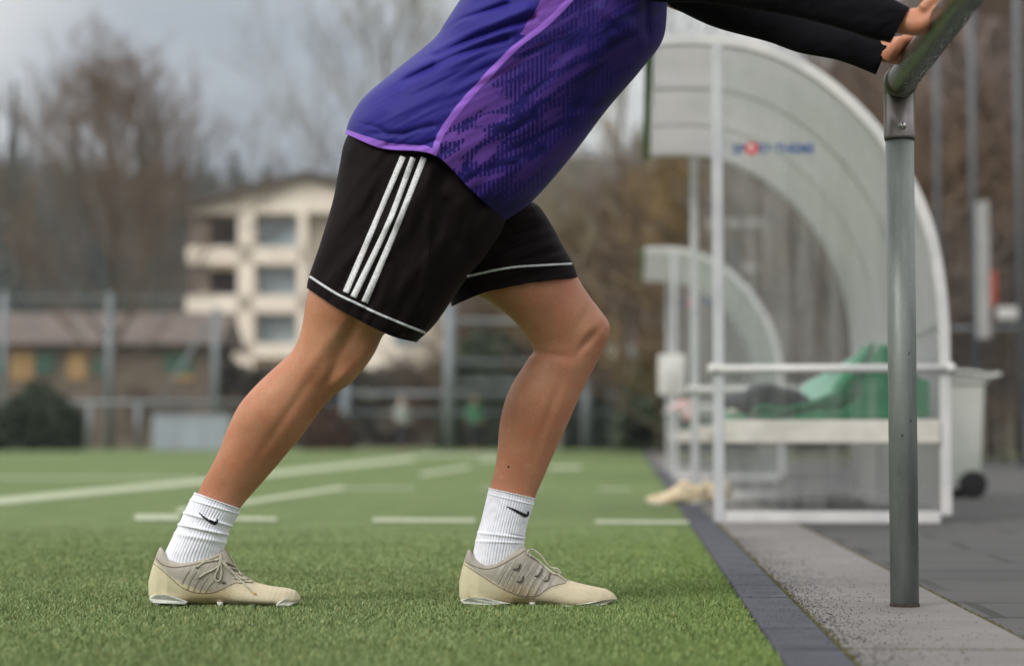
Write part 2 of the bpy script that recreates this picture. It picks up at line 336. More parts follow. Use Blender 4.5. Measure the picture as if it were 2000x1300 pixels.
def hit(bv, px, py):
    o = Vector(C0); r = (U(px, py, 1)-o).normalized(); h = bv.ray_cast(o, r)
    if h[0] is None:
        return None
    n = h[1]
    if n.dot(r) > 0: n = -n
    return h[0], n
def ribbon(name, bv, pts, wid, mat, parent, off=.0012, th=.0012, step=3., rows=3, **k):
    """strip lying on a surface: centre line given in pixels, width in pixels (number or list)"""
    P = np.array(pts, float); W = np.array(wid if hasattr(wid, '__len__') else [wid]*len(P), float)
    Ln = np.hypot(*np.diff(P, axis=0).T).sum(); n = max(4, int(Ln/step)); tt = np.linspace(0, len(P)-1, n); Q = crs(P, tt); ww = np.interp(tt, range(len(P)), W)
    T = np.gradient(Q, axis=0); T /= np.hypot(T[:, 0], T[:, 1])[:, None]+1e-9; Nn = np.stack([-T[:, 1], T[:, 0]], 1)
    V = []; last = None
    for i in range(n):
        for j in range(rows):
            a = (j/(rows-1)-.5)*ww[i]; h = hit(bv, *(Q[i]+Nn[i]*a))
            if h is None: h = (last if last else (U(*Q[i], 3.7), Vector((0, -1, 0))))
            else:
                last = h
            V.append(h[0]-(h[0]-Vector(C0)).normalized()*off)
    F = [(i*rows+j, i*rows+j+1, (i+1)*rows+j+1, (i+1)*rows+j) for i in range(n-1) for j in range(rows-1)]
    o = mesh_obj(name, V, F, mat, parent, True, **k); solid(o, th, 0); return o
def remesh(name, MBs, vox, smooth_it, mat, parent, post=None, **k):
    m = MB()
    for q in MBs: m.add(q[0], q[1])
    o = m.build(name, mat, None); r = o.modifiers.new('r', 'REMESH'); r.mode = 'VOXEL'; r.voxel_size = vox; r.use_smooth_shade = True
    if smooth_it: s = o.modifiers.new('s', 'SMOOTH'); s.iterations = smooth_it; s.factor = .5
    dg = bpy.context.evaluated_depsgraph_get(); me = bpy.data.meshes.new_from_object(o.evaluated_get(dg)); o.modifiers.clear(); old = o.data; o.data = me; bpy.data.meshes.remove(old)
    me.name = name
    if not me.materials: me.materials.append(mat)
    me.polygons.foreach_set('use_smooth', [True]*len(me.polygons))
    if post: post(o)
    attach(o, parent); return tag(o, **k)
def sculpt(o, feats):
    me = o.data; n = len(me.vertices); co = np.zeros(n*3); me.vertices.foreach_get('co', co); co = co.reshape(-1, 3)
    no = np.zeros(n*3); me.vertices.foreach_get('normal', no); no = no.reshape(-1, 3)
    d = (co-C0) @ FW; px = 1000+FPX*((co-C0) @ RT)/d; py = 650-FPX*((co-C0) @ UP)/d; near = (no @ FW) < .25
    for (x, y, rx, ry, ang, dep, amp) in feats:      # pixels, radii along and across, angle, depth, metres
        c, s = math.cos(math.radians(ang)), math.sin(math.radians(ang)); a = (px-x)*c+(py-y)*s; b = -(px-x)*s+(py-y)*c
        wgt = np.exp(-(a/rx)**2-(b/ry)**2)*near*(np.abs(d-dep) < .2)
        co += no*(wgt*amp)[:, None]
    me.vertices.foreach_set('co', co.ravel()); me.update()
# ------------------------------------------------------------------ the person
dN, dFk = 3.62, 3.78      # depth of the near and the far leg at the hip
PERSON = empty('person', tuple(Gd(760, 3.75)), label='person in purple jersey and black shorts leaning on the metal rail in a calf stretch', cat='person')
t = NT('skin'); c = t.co('Object'); n1 = t.noise(c, 9, 4, .55); n2 = t.noise(c, 300, 3, .75); n3 = t.noise(c, 90, 3); n4 = t.noise(c, 26, 2)
cc = t.mix(t.ramp(n1, .35, .65), lin((192, 138, 108)), lin((172, 114, 86))); cc = t.mix(t.ramp(n4, .48, .68, 0, .35), cc, lin((184, 108, 82))); cc = t.mix(t.ramp(n2, .26, .46, .45, 0), cc, lin((134, 80, 58))); cc = t.mix(t.ramp(n3, .6, .75, 0, .2), cc, lin((216, 164, 134)))
t.base(cc); t.set(Roughness=.52); t.b.inputs['Subsurface Weight'].default_value = .12; t.b.inputs['Subsurface Radius'].default_value = (.012, .004, .002); t.b.inputs['Subsurface Scale'].default_value = .6
t.b.inputs['Specular IOR Level'].default_value = .38; t.bump(n2, .12, .0015); M_SKIN = t.m
legN = two([((720, 270), (900, 330), 3.68, .08), ((672, 400), (870, 490), 3.65, .075), ((635, 500), (800, 585), 3.635, .072), ((602, 571), (768, 640), 3.63, .078), ((589, 640), (747, 655), 3.645, .070),
            ((574, 680), (727, 694), 3.66, .063), ((552, 704), (692, 742), 3.67, .057), ((523, 732), (657, 768), 3.68, .055), ((494, 761), (627, 800), 3.69, .057), ((468, 792), (592, 848), 3.70, .059), ((447, 832), (566, 879), 3.715, .056),
            ((431, 873), (541, 909), 3.725, .050), ((414, 908), (515, 939), 3.735, .043), ((397, 938), (490, 967), 3.745, .038), ((383, 970), (466, 996), 3.75, .034), ((368, 1010), (445, 1033), 3.755, .030), ((345, 1070), (420, 1080), 3.76, .028)])
legF = two([((760, 340), (940, 350), 3.75, .085), ((850, 470), (1030, 425), 3.79, .085), ((892, 535), (1080, 490), 3.80, .082), ((925, 570), (1118, 525), 3.80, .080), ((965, 594), (1142, 568), 3.80, .074), ((1004, 627), (1168, 600), 3.80, .068),
            ((1029, 659), (1186, 630), 3.80, .062), ((1040, 680), (1189, 652), 3.80, .058), ((1033, 698), (1180, 680), 3.80, .056), ((1020, 720), (1165, 710), 3.80, .055), ((1000, 752), (1147, 745), 3.80, .056), ((985, 790), (1127, 787), 3.80, .057),
            ((976, 835), (1106, 834), 3.80, .053), ((972, 880), (1085, 879), 3.80, .045), ((966, 917), (1068, 918), 3.80, .038), ((957, 952), (1045, 972), 3.80, .034), ((950, 1005), (1030, 1014), 3.80, .030), ((938, 1070), (1008, 1074), 3.80, .028)])
shirt = [([(676, 262), (750, 291), (848, 303), (915, 366), (985, 430)], 3.68, .172), ([(687, 230), (762, 238), (863, 262), (952, 328), (1040, 390)], 3.675, .172), ([(714, 190), (800, 186), (900, 209), (1015, 262), (1112, 308)], 3.67, .17),
         ([(775, 138), (855, 132), (949, 154), (1078, 190), (1184, 213)], 3.67, .17), ([(848, 78), (925, 84), (1005, 96), (1145, 122), (1250, 136)], 3.67, .175), ([(872, 44), (955, 36), (1062, 52), (1195, 72), (1293, 76)], 3.67, .18),
         ([(901, 0), (995, -10), (1115, 0), (1220, 5), (1302, 4)], 3.67, .182), ([(940, -60), (1040, -62), (1160, -55), (1250, -55), (1312, -60)], 3.67, .185), ([(1000, -125), (1090, -130), (1190, -125), (1270, -120), (1332, -105)], 3.67, .18), ([(1080, -180), (1140, -190), (1210, -195), (1275, -180), (1330, -150)], 3.67, .12), ([(1190, -222), (1225, -228), (1262, -225), (1298, -212), (1330, -190)], 3.67, .068), ([(1222, -250), (1250, -252), (1280, -246), (1308, -236), (1334, -215)], 3.67, .062)]
tor = []
for i, (p, d, D) in enumerate(shirt[:10]):
    a, b = np.array(p[0], float), np.array(p[-1], float); m = (a+b)/2; k = .84 if i else .8
    if i == 0: a = np.array((715, 235.)); b = np.array((930, 300.)); m = (a+b)/2; k = 1
    tor.append(((m+(a-m)*k), (m+(b-m)*k), d, D*(.72 if i < 4 else .84)))
tor.append((np.array((1230, -215.)), np.array((1325, -180.)), 3.67, .052)); tor.append((np.array((1262, -262.)), np.array((1352, -225.)), 3.67, .054))
armN = two([((1150, -150), (1260, -90), 3.56, .06), ((1290, -135), (1280, -30), 3.51, .052), ((1430, -95), (1415, -10), 3.44, .042), ((1540, -60), (1525, 22), 3.39, .040), ((1660, -15), (1640, 48), 3.33, .034), ((1745, 12), (1722, 60), 3.285, .028), ((1765, 18), (1745, 62), 3.28, .028)])
armF = two([((1150, -150), (1260, -80), 3.80, .06), ((1290, -90), (1280, 0), 3.84, .05), ((1420, -30), (1400, 45), 3.83, .042), ((1530, 15), (1510, 78), 3.80, .038), ((1640, 55), (1620, 108), 3.70, .032), ((1715, 75), (1696, 118), 3.63, .027), ((1742, 74), (1724, 120), 3.615, .027)])
# rail geometry: horizontal pipe running along the kerb from the post towards the camera
RC = U(1761, 166, 3.82); RR = .0285
def rail_at(y): return Vector((RC.x, y, RC.z))
def hand(ypos, wrist, side):
    """palm heel against the rail's left side, four fingers bent over its top, thumb along its side. side: +1 thumb towards +y"""
    c = rail_at(ypos); out = []; P = lambda x, y, z: (c.x+x, c.y+y, c.z+z)
    out.append(loft(two(wrist), 26, 30)[:2])
    for i, (oy, ln) in enumerate(((.031, .95), (.0105, 1.05), (-.0105, 1.), (-.031, .82))):
        f = MB(); oy *= side; f.tube([P(-.046, oy*.9, .018), P(-.030, oy, .034), P(-.008*ln, oy, .0385), P(.014*ln, oy*.98, .0365), P(.030*ln, oy*.97, .022), P(.035*ln, oy*.96, .010)], [.0105, .0100, .0095, .0088, .0080, .0062], 10); out.append((f.V, f.F))
    th = MB(); th.tube([P(-.060, .020*side, .006), P(-.044, .040*side, .020), P(-.030, .052*side, .034), P(-.010, .058*side, .039)], [.015, .0125, .0105, .008], 10); out.append((th.V, th.F))
    return out
hN = [((1752, 14), (1732, 62), 3.28, .027), ((1775, 17), (1755, 66), 3.275, .029), ((1798, 12), (1779, 70), 3.27, .034), ((1818, 2), (1802, 69), 3.265, .038), ((1834, -8), (1820, 56), 3.26, .040), ((1846, -14), (1838, 38), 3.26, .036)]
hF = [((1730, 72), (1712, 118), 3.62, .026), ((1748, 72), (1731, 124), 3.615, .029), ((1766, 69), (1750, 127), 3.61, .034), ((1781, 66), (1768, 126), 3.605, .038), ((1794, 66), (1784, 116), 3.60, .039), ((1804, 66), (1798, 104), 3.60, .035)]
def y_of(px, d): return float(Un(px, 60, d)[1])
pieces = [loft(legN, 40, 80)[:2], loft(legF, 40, 80)[:2], loft([([tuple(a), tuple(b)], d, D) for a, b, d, D in tor], 40, 50)[:2], loft(armN, 28, 50)[:2], loft(armF, 28, 50)[:2]]
pelv = MB(); pelv.ball(U(800, 330, 3.69), (.10, .115, .11), 24, 16); pieces.append((pelv.V, pelv.F))
pieces += hand(y_of(1830, 3.262), hN, 1) + hand(y_of(1785, 3.602), hF, -1)
for lg in (legN, legF):      # feet inside the shoes
    pa, pb = lg[-1][0]; d = lg[-1][1]; m = MB(); hx = (pa[0]+pb[0])/2
    m.tube([U(hx-20, 1125, d), U(hx+50, 1142, d), U(hx+120, 1163, d)], [.018, .016, .008], 12); pieces.append((m.V, m.F))
# head, looking ahead and down
HC = U(1375, -300, 3.67); hm = Matrix.Rotation(math.radians(28), 4, 'Y')
def hp(x, y, z): return HC + (hm @ Vector((x, y, z)))
hd = MB(); hd.ball(hp(-.012, 0, .03), (.098, .077, .092), 28, 20, hm); hd.ball(hp(.022, 0, -.045), (.066, .060, .085), 24, 16, hm); hd.ball(hp(.062, 0, -.108), (.022, .026, .018), 14, 10, hm)
hd.tube([hp(.084, 0, .02), hp(.098, 0, -.006), hp(.108, 0, -.028), hp(.088, 0, -.036)], [.008, .010, .013, .011], 12)
hd.tube([hp(.078, -.045, .032), hp(.092, -.02, .034), hp(.094, 0, .03), hp(.092, .02, .034), hp(.078, .045, .032)], [.008, .010, .009, .010, .008], 10)
hd.tube([hp(.078, -.024, -.066), hp(.089, -.01, -.063), hp(.091, 0, -.065), hp(.089, .01, -.063), hp(.078, .024, -.066)], [.004, .006, .006, .006, .004], 10)
for s in (-1, 1):
    hd.ball(hp(-.01, s*.079, -.012), (.017, .008, .031), 12, 10, hm)
hd.tube([U(1285, -215, 3.67), U(1320, -262, 3.67)], [.060, .062], 18); pieces.append((hd.V, hd.F))
def body_post(o):
    sculpt(o, [(1168, 640, 20, 26, 60, 3.80, .006), (1150, 664, 28, 8, -52, 3.80, -.010), (1135, 628, 40, 9, -62, 3.80, -.003), (1120, 600, 60, 30, -55, 3.80, .003),
               (1010, 800, 75, 24, -75, 3.80, .004), (1075, 800, 95, 9, -70, 3.80, -.003), (1062, 690, 40, 7, 8, 3.80, -.005), (1108, 715, 20, 14, 0, 3.80, .003),
               (690, 640, 70, 12, -62, 3.64, -.011), (714, 680, 38, 14, -60, 3.65, .009), (625, 690, 60, 14, -55, 3.66, .003), (672, 728, 34, 10, -48, 3.67, .007), (645, 735, 26, 7, -60, 3.67, -.003), (500, 800, 80, 30, -58, 3.70, .005), (560, 810, 100, 10, -56, 3.70, -.003),
               (1800, 52, 14, 14, 0, 3.27, .003), (1772, 106, 12, 12, 0, 3.6, .003), (1786, 30, 4, 26, 20, 3.27, -.0015), (1752, 98, 4, 22, 25, 3.6, -.002), (1760, 100, 3, 20, 25, 3.6, -.0015)])
BODY = remesh('body', pieces, .0042, 3, M_SKIN, PERSON, body_post)
bvb = bvh_of(BODY)
h = hit(bvb, 993, 911); 
mm = MB(); mm.ball(h[0], (.0022, .001, .0026), 8, 6); mm.build('mole', pm('mole_skin', lin((70, 36, 26)), None, 10, .6), BODY, True)
M_HAIR = pm('hair', (.035, .02, .012), (.06, .035, .02), 60, .6, bump=.6, bscale=300, bd=.003)
hb = MB(); hb.ball(hp(-.018, 0, .042), (.104, .084, .092), 28, 20, hm); V = []
ho = hb.build('hair', M_HAIR, BODY, True)
eb = MB()
for s in (-1, 1):
    e = MB(); e.ball(hp(.068, s*.031, .008), .0115, 14, 10); eo = e.build('eye', pm('eye_white', (.7, .68, .65), (.6, .58, .55), 10, .2), BODY, True)
    i = MB(); i.ball(hp(.0755, s*.031, .007), .0058, 10, 8); i.build('iris', pm('iris_brown', (.05, .03, .02), None, 10, .2), eo, True)
# ---- shorts
t = NT('black_polyester'); c = t.co('Object'); n1 = t.noise(c, 22, 3); n2 = t.noise(c, 900, 2); t.base(t.mix(n1, lin((27, 20, 21)), lin((16, 12, 14)))); t.set(Roughness=.62); t.b.inputs['Sheen Weight'].default_value = .02; t.b.inputs['Sheen Tint'].default_value = (.8, .65, .6, 1)
t.b.inputs['Specular IOR Level'].default_value = .05; t.bump(n2, .1, .0006); M_SHORT = t.m
shN = [([(705, 225), (780, 235), (850, 262), (920, 310), (975, 350)], 3.68, .13), ([(674, 275), (745, 290), (830, 318), (915, 365), (985, 398)], 3.675, .150), ([(662, 330), (735, 345), (820, 370), (905, 415), (985, 440)], 3.665, .150), ([(650, 392), (718, 415), (800, 440), (875, 475), (948, 500)], 3.65, .138),
       ([(627, 470), (692, 502), (765, 530), (835, 552), (908, 548)], 3.635, .122), ([(604, 538), (664, 576), (740, 612), (800, 636), (852, 630)], 3.63, .112), ([(599, 562), (656, 600), (716, 633), (768, 657), (813, 668)], 3.63, .108)]
shF = [([(800, 300), (870, 310), (930, 335), (985, 360), (1020, 392)], 3.74, .12), ([(828, 430), (885, 425), (945, 415), (1005, 404), (1050, 400)], 3.77, .115), ([(850, 500), (908, 485), (968, 468), (1025, 455), (1078, 440)], 3.79, .108), ([(868, 550), (925, 530), (985, 510), (1045, 498), (1098, 478)], 3.80, .104),
       ([(878, 578), (935, 550), (995, 532), (1058, 523), (1119, 514)], 3.80, .102), ([(882, 598), (937, 574), (1000, 558), (1065, 548), (1128, 541)], 3.80, .101)]
def crease(px, py, pts, wd, amp):
    best = np.full(px.shape, 1e9); 
    for (x0, y0), (x1, y1) in zip(pts[:-1], pts[1:]):
        dx, dy = x1-x0, y1-y0; L2 = dx*dx+dy*dy; q = np.clip(((px-x0)*dx+(py-y0)*dy)/L2, 0, 1); best = np.minimum(best, np.hypot(px-x0-q*dx, py-y0-q*dy))
    return amp*np.exp(-(best/wd)**2)
def dispS(px, py, u, t):
    a = math.radians(118); s = px*math.cos(a)+py*math.sin(a); q = -px*math.sin(a)+py*math.cos(a); e = np.clip(np.sin(np.pi*u)*2, 0, 1)
    n = (fbm(s/170+3, q/30+5, 4, 4)-.5)*.034
    n = n + crease(px, py, [(735, 295), (700, 370), (680, 430), (655, 500)], 12, .008) + crease(px, py, [(700, 290), (672, 350), (650, 420)], 9, -.006) + crease(px, py, [(640, 545), (700, 480), (770, 430)], 9, .004)\
        + crease(px, py, [(840, 330), (838, 450), (828, 600)], 10, .006) + crease(px, py, [(870, 400), (900, 470), (930, 520)], 16, -.010) + crease(px, py, [(790, 350), (785, 470), (770, 560)], 14, -.003)
    return n*(.35+.65*e)
def dispF(px, py, u, t):
    a = math.radians(-22); s = px*math.cos(a)+py*math.sin(a); q = -px*math.sin(a)+py*math.cos(a)
    n = (fbm(s/120+9, q/18+1, 12, 4)-.5)*.030
    return n + crease(px, py, [(960, 500), (1020, 455), (1075, 440)], 8, -.007) + crease(px, py, [(980, 520), (1060, 480), (1095, 470)], 8, .006) + crease(px, py, [(1000, 430), (1040, 405)], 8, .007)
V, F, A = loft(shN, 160, 150, .85, dispS, (True, False)); nN = len(V)
V2, F2, A2 = loft(shF, 120, 90, .9, dispF, (True, False))
m = MB().add(V, F).add(V2, F2)
SHORTS = m.build('shorts', M_SHORT, PERSON, True); solid(SHORTS, .002, -1)
bv = bvh_of(SHORTS)
M_WHITE = pm('white_stripe_knit', lin((222, 222, 224)), lin((190, 190, 194)), 380, .8, lo=.45, hi=.55, bump=.3, bscale=500, bd=.001)
M_PIPE = pm('silver_piping', lin((206, 207, 212)), lin((178, 180, 186)), 200, .6)
def along(p, q, r, n=9):
    return [tuple(x) for x in crs([p, q, r], np.linspace(0, 2, n))]
for a, b, c_, wd in (((787, 306), (737, 425), (675, 571), (11, 10, 11.5)), ((807, 308), (758, 437), (690, 580), (11, 10, 12)), ((828, 308), (776, 440), (712, 590), (11.5, 10.5, 13))):
    ribbon('stripe', bv, along(a, b, c_), list(np.interp(np.linspace(0, 2, 9), [0, 1, 2], wd)), M_WHITE, SHORTS, .0016, .0008)
ribbon('piping', bv, [(605, 540), (640, 563), (664, 577), (700, 594), (740, 613), (800, 638), (831, 650)], 4.6, M_PIPE, SHORTS, .0018, .0016)
ribbon('piping', bv, [(912, 540), (937, 534), (970, 527), (1010, 521), (1058, 518), (1117, 515)], 4.2, M_PIPE, SHORTS, .0018, .0016)
ribbon('seam', bv, [(842, 330), (840, 450), (832, 560), (822, 640)], 2.2, M_SHORT, SHORTS, .0012, .0012)
# ---- jersey
def dispJ(px, py, u, t):
    seam = np.clip((u-.52)*6, 0, 1)
    a = math.radians(-27); s = px*math.cos(a)+py*math.sin(a); q = -px*math.sin(a)+py*math.cos(a)
    n1 = (fbm(s/260+2, q/24+7, 21, 3)-.5)*.020
    a2 = math.radians(-38); s2 = px*math.cos(a2)+py*math.sin(a2); q2 = -px*math.sin(a2)+py*math.cos(a2)
    n2 = (fbm(s2/200+5, q2/40+3, 33, 3)-.5)*.024
    c = crease(px, py, [(851, 112), (925, 76), (1040, 34)], 7, -.015) + crease(px, py, [(858, 98), (940, 55), (1030, 18)], 8, .008) + crease(px, py, [(790, 158), (880, 112), (990, 74)], 8, -.013) + crease(px, py, [(800, 140), (900, 95), (1000, 56)], 9, .007)\
        + crease(px, py, [(853, 68), (900, 40), (990, 8)], 6, -.013) + crease(px, py, [(770, 200), (870, 165), (960, 130)], 12, -.005) + crease(px, py, [(735, 262), (790, 262), (845, 245)], 6, -.005) + crease(px, py, [(760, 285), (820, 285), (850, 275)], 6, -.005) + crease(px, py, [(700, 240), (740, 250), (760, 262)], 5, -.004)\
        + crease(px, py, [(1030, 300), (1130, 200), (1260, 70)], 22, -.010) + crease(px, py, [(1180, 20), (1240, 60), (1275, 90)], 16, .009) + crease(px, py, [(1010, 380), (1060, 310), (1130, 230)], 16, .007) + crease(px, py, [(1260, 0), (1262, 60), (1272, 100)], 9, -.010)
    wb = np.clip(np.sin(np.pi*u)*3, 0, 1)
    return ((n1*(1-seam)+n2*seam)*.9 + c)*(.3+.7*wb) + np.where(np.abs(u-.5) < .02, .0012, 0)
V, F, A = loft(shirt, 300, 300, .82, dispJ, (False, False))
t = NT('jersey_cloth'); uvp = t.n('ShaderNodeUVMap', uv_map='px'); uvs = t.n('ShaderNodeUVMap', uv_map='ut')
sp = t.n('ShaderNodeSeparateXYZ'); t.l(uvp.outputs[0], sp.inputs[0]); su = t.n('ShaderNodeSeparateXYZ'); t.l(uvs.outputs[0], su.inputs[0]); X, Y = sp.outputs[0], sp.outputs[1]; Uu, Tt = su.outputs[0], su.outputs[1]
mp0 = t.n('ShaderNodeMapping'); mp0.inputs['Rotation'].default_value = (0, 0, math.radians(30)); t.l(uvp.outputs[0], mp0.inputs[0]); mpn = t.n('ShaderNodeMapping'); mpn.inputs['Scale'].default_value = (7, 23, 1); t.l(mp0.outputs[0], mpn.inputs[0])
na = t.noise(mpn.outputs[0], 1.0, 5, .55, .6); patch = t.ramp(na, .535, .545)
mid = t.math('MULTIPLY', t.ramp(na, .465, .47), t.ramp(na, .535, .545, 1, 0)); wv = t.math('FRACT', t.math('MULTIPLY', X, 118.)); st = t.math('LESS_THAN', wv, .42); hatch = t.math('MULTIPLY', mid, st)
nb = t.noise(uvp.outputs[0], 9, 3); dk = t.ramp(na, .40, .43, 1, 0)
fade = t.math('MULTIPLY', t.ramp(Uu, .5, .93, 1, .12), t.ramp(Tt, 1.2, 4.2, 1, .15)); pat = t.math('MULTIPLY', t.math('MAXIMUM', patch, t.math('MULTIPLY', hatch, .8)), t.math('ADD', t.math('MULTIPLY', fade, .85), .10))
front = t.mix(t.math('MULTIPLY', dk, .6), t.mix(nb, lin((24, 20, 88)), lin((34, 26, 102))), lin((14, 12, 50))); front = t.mix(pat, front, lin((112, 72, 162)))
back = t.mix(nb, lin((42, 35, 126)), lin((34, 29, 112)))
isf = t.math('GREATER_THAN', Uu, .5); colr = t.mix(isf, back, front)
lav = t.mix(nb, lin((148, 100, 204)), lin((136, 90, 190)))
pip = t.math('MULTIPLY', t.math('GREATER_THAN', Uu, .483), t.math('LESS_THAN', Uu, .512)); hem = t.math('MULTIPLY', t.math('LESS_THAN', Tt, .27), t.math('LESS_THAN', Uu, .51))
ws = t.math('MULTIPLY', t.math('GREATER_THAN', Tt, 4.55), t.math('LESS_THAN', Uu, .5)); wedge = t.math('MULTIPLY', ws, t.math('GREATER_THAN', t.math('ADD', Uu, t.math('MULTIPLY', Tt, .045)), .655))
colr = t.mix(t.math('MULTIPLY', wedge, .85), colr, lin((122, 76, 168))); colr = t.mix(pip, colr, lav); colr = t.mix(hem, colr, lav)
t.base(colr); t.set(Roughness=.55); t.b.inputs['Sheen Weight'].default_value = .08; t.b.inputs['Sheen Tint'].default_value = (.6, .55, 1, 1); t.b.inputs['Specular IOR Level'].default_value = .15
kn = t.noise(t.co('Object'), 700, 2); t.bump(kn, .12, .0006); M_JER = t.m
JER = mesh_obj('jersey', V, F, M_JER, PERSON, True); set_uv(JER, 'px', A['px']/1000, A['py']/1000); set_uv(JER, 'ut', A['u'], A['t']); solid(JER, .002, -1)
jb = bvh_of(JER)
ribbon('seam', jb, [(856, 300), (880, 250), (949, 160), (1018, 92), (1070, 52), (1120, 10)], 2.0, pm('seam_thread', lin((60, 34, 110)), None, 20, .8), JER, .001, .0008)
# jersey short sleeves at the shoulders, black undershirt sleeves to the wrists
M_UNDER = pm('black_undershirt', lin((12, 12, 17)), lin((8, 8, 11)), 30, .85, Specular_IOR_Level=.08, bump=.12, bscale=500, bd=.001)
def dispA(px, py, u, t): 
    return (fbm(px/60, py/22+px/90, 44, 3)-.5)*.012
slN = two([((1150, -175), (1262, -75), 3.56, .085), ((1285, -160), (1262, -5), 3.52, .066), ((1400, -125), (1372, 4), 3.46, .056), ((1500, -92), (1465, 16), 3.41, .050), ((1600, -58), (1565, 34), 3.36, .046), ((1690, -18), (1650, 57), 3.315, .042), ((1738, -2), (1702, 74), 3.29, .039), ((1776, 17), (1740, 82), 3.275, .037)])
slF = two([((1150, -175), (1262, -60), 3.80, .085), ((1290, -110), (1296, 2), 3.84, .065), ((1360, -62), (1335, 24), 3.84, .055), ((1450, -22), (1400, 53), 3.83, .050), ((1545, 14), (1500, 80), 3.79, .045), ((1620, 40), (1560, 101), 3.73, .042), ((1680, 60), (1640, 117), 3.67, .040), ((1735, 84), (1711, 144), 3.62, .038)])
for s in (slN, slF):
    V, F, A = loft(s, 90, 120, .9, dispA, (False, False)); o = mesh_obj('sleeve', V, F, M_UNDER, PERSON, True); solid(o, .002, -1)
sb = bvh_of(o)
for a, b, wd in (((1676, 62), (1694, 70), [1.5, 3.2]), ((1700, 71), (1709, 75), [3.4, 2])): ribbon('logo_mark', sb, [a, b], wd, M_WHITE, o, .001, .0006, 2.)
slv = [two([((1120, -185), (1262, -40), 3.57, .10), ((1200, -190), (1268, -30), 3.55, .09), ((1300, -175), (1285, -28), 3.52, .075), ((1370, -155), (1350, -22), 3.505, .070)]), two([((1120, -185), (1262, -60), 3.79, .10), ((1200, -170), (1268, -50), 3.81, .09), ((1290, -140), (1290, -20), 3.835, .072), ((1335, -110), (1325, -12), 3.84, .068)])]
M_JS = pm('jersey_sleeve_cloth', lin((62, 54, 158)), lin((50, 44, 140)), 9, .6, bump=.2, bscale=40)
for s in slv:
    V, F, A = loft(s, 60, 40, .9, dispA, (False, False)); o = mesh_obj('jersey_sleeve', V, F, M_JS, JER, True); solid(o, .002, -1)
# ---- socks
M_SOCK = pm('white_sock', lin((242, 242, 252)), lin((226, 226, 238)), 90, .9, bump=.25, bscale=900, bd=.001)
M_BLACK = pm('black_mark', (.012, .012, .014), None, 20, .7)
def sock(rows, rings, sw, swW, marks):
    rows = two(rows)
    def dp(px, py, u, t):
        th = np.arccos(np.clip(1-2*u, -1, 1)); rib = .0006*np.sign(np.sin(th*52))*np.abs(np.sin(th*52))**.7
        r = 0
        for tc_, w_, a_ in rings: r = r+a_*np.exp(-((t+.18*(u-.5)*0-tc_)/w_)**2)
        return rib+r
    P = np.array([s_[0] for s_ in rows], float); nu, nv = 340, 150
    V, F, A = loft(rows, nu, nv, .95, dp, (False, False))
    # the rings also swell the outline
    V = V.reshape(nv, nu, 3); c = V.mean(1, keepdims=True); tt = A['t'].reshape(nv, nu); g = sum(a_*np.exp(-((tt-tc_)/w_)**2) for tc_, w_, a_ in rings) if rings else 0*tt
    dirn = V-c; dirn /= np.linalg.norm(dirn, axis=2, keepdims=True); V = V+dirn*(g*.8)[..., None]
    o = mesh_obj('sock', V.reshape(-1, 3), F, M_SOCK, PERSON, True); solid(o, .0022, -1)
    b = bvh_of(o); ribbon('tick_mark', b, sw, swW, M_BLACK, o, .0012, .0006, 1.5)
    for mk in marks: ribbon('crease', b, mk, 1.6, pm('sock_crease', lin((190, 190, 202)), None, 30, .9), o, .0006, .0004, 2.)
    return o
sock([((381, 961), (469, 993), 3.748, .040), ((371, 976), (466, 1004), 3.75, .040), ((362, 995), (455, 1023), 3.752, .0395), ((352, 1017), (447, 1038), 3.754, .0395), ((343, 1036), (443, 1056), 3.756, .040), ((330, 1062), (437, 1074), 3.757, .038), ((317, 1092), (433, 1090), 3.758, .0345), ((314, 1125), (420, 1128), 3.758, .030)],
     [(.08, .10, .0022), (.95, .09, .0018), (2.25, .12, .0030), (3.35, .14, .0034), (4.2, .2, .0015)], [(388, 1000), (399, 1010), (412, 1018), (420, 1021), (424, 1017), (424, 1012)], [1.2, 4, 6.5, 7.2, 4, 1.4], [])
sock([((955, 952), (1044, 972), 3.80, .0395), ((951, 968), (1041, 990), 3.80, .039), ((946, 990), (1034, 1010), 3.80, .0385), ((940, 1015), (1028, 1032), 3.80, .0385), ((932, 1042), (1025, 1052), 3.80, .039), ((926, 1070), (1023, 1068), 3.80, .037), ((922, 1100), (1018, 1090), 3.80, .034), ((920, 1128), (1008, 1122), 3.80, .030)],
     [(.05, .08, .0016), (.75, .08, .0010), (3.9, .1, .0012), (4.5, .1, .0010)], [(989, 988), (1002, 994), (1016, 1001), (1026, 1006), (1031, 1004), (1032, 998)], [1.2, 4, 5.8, 7, 4.5, 2.4], [[(995, 1040), (1024, 1046)], [(1004, 1050), (1023, 1053)]])
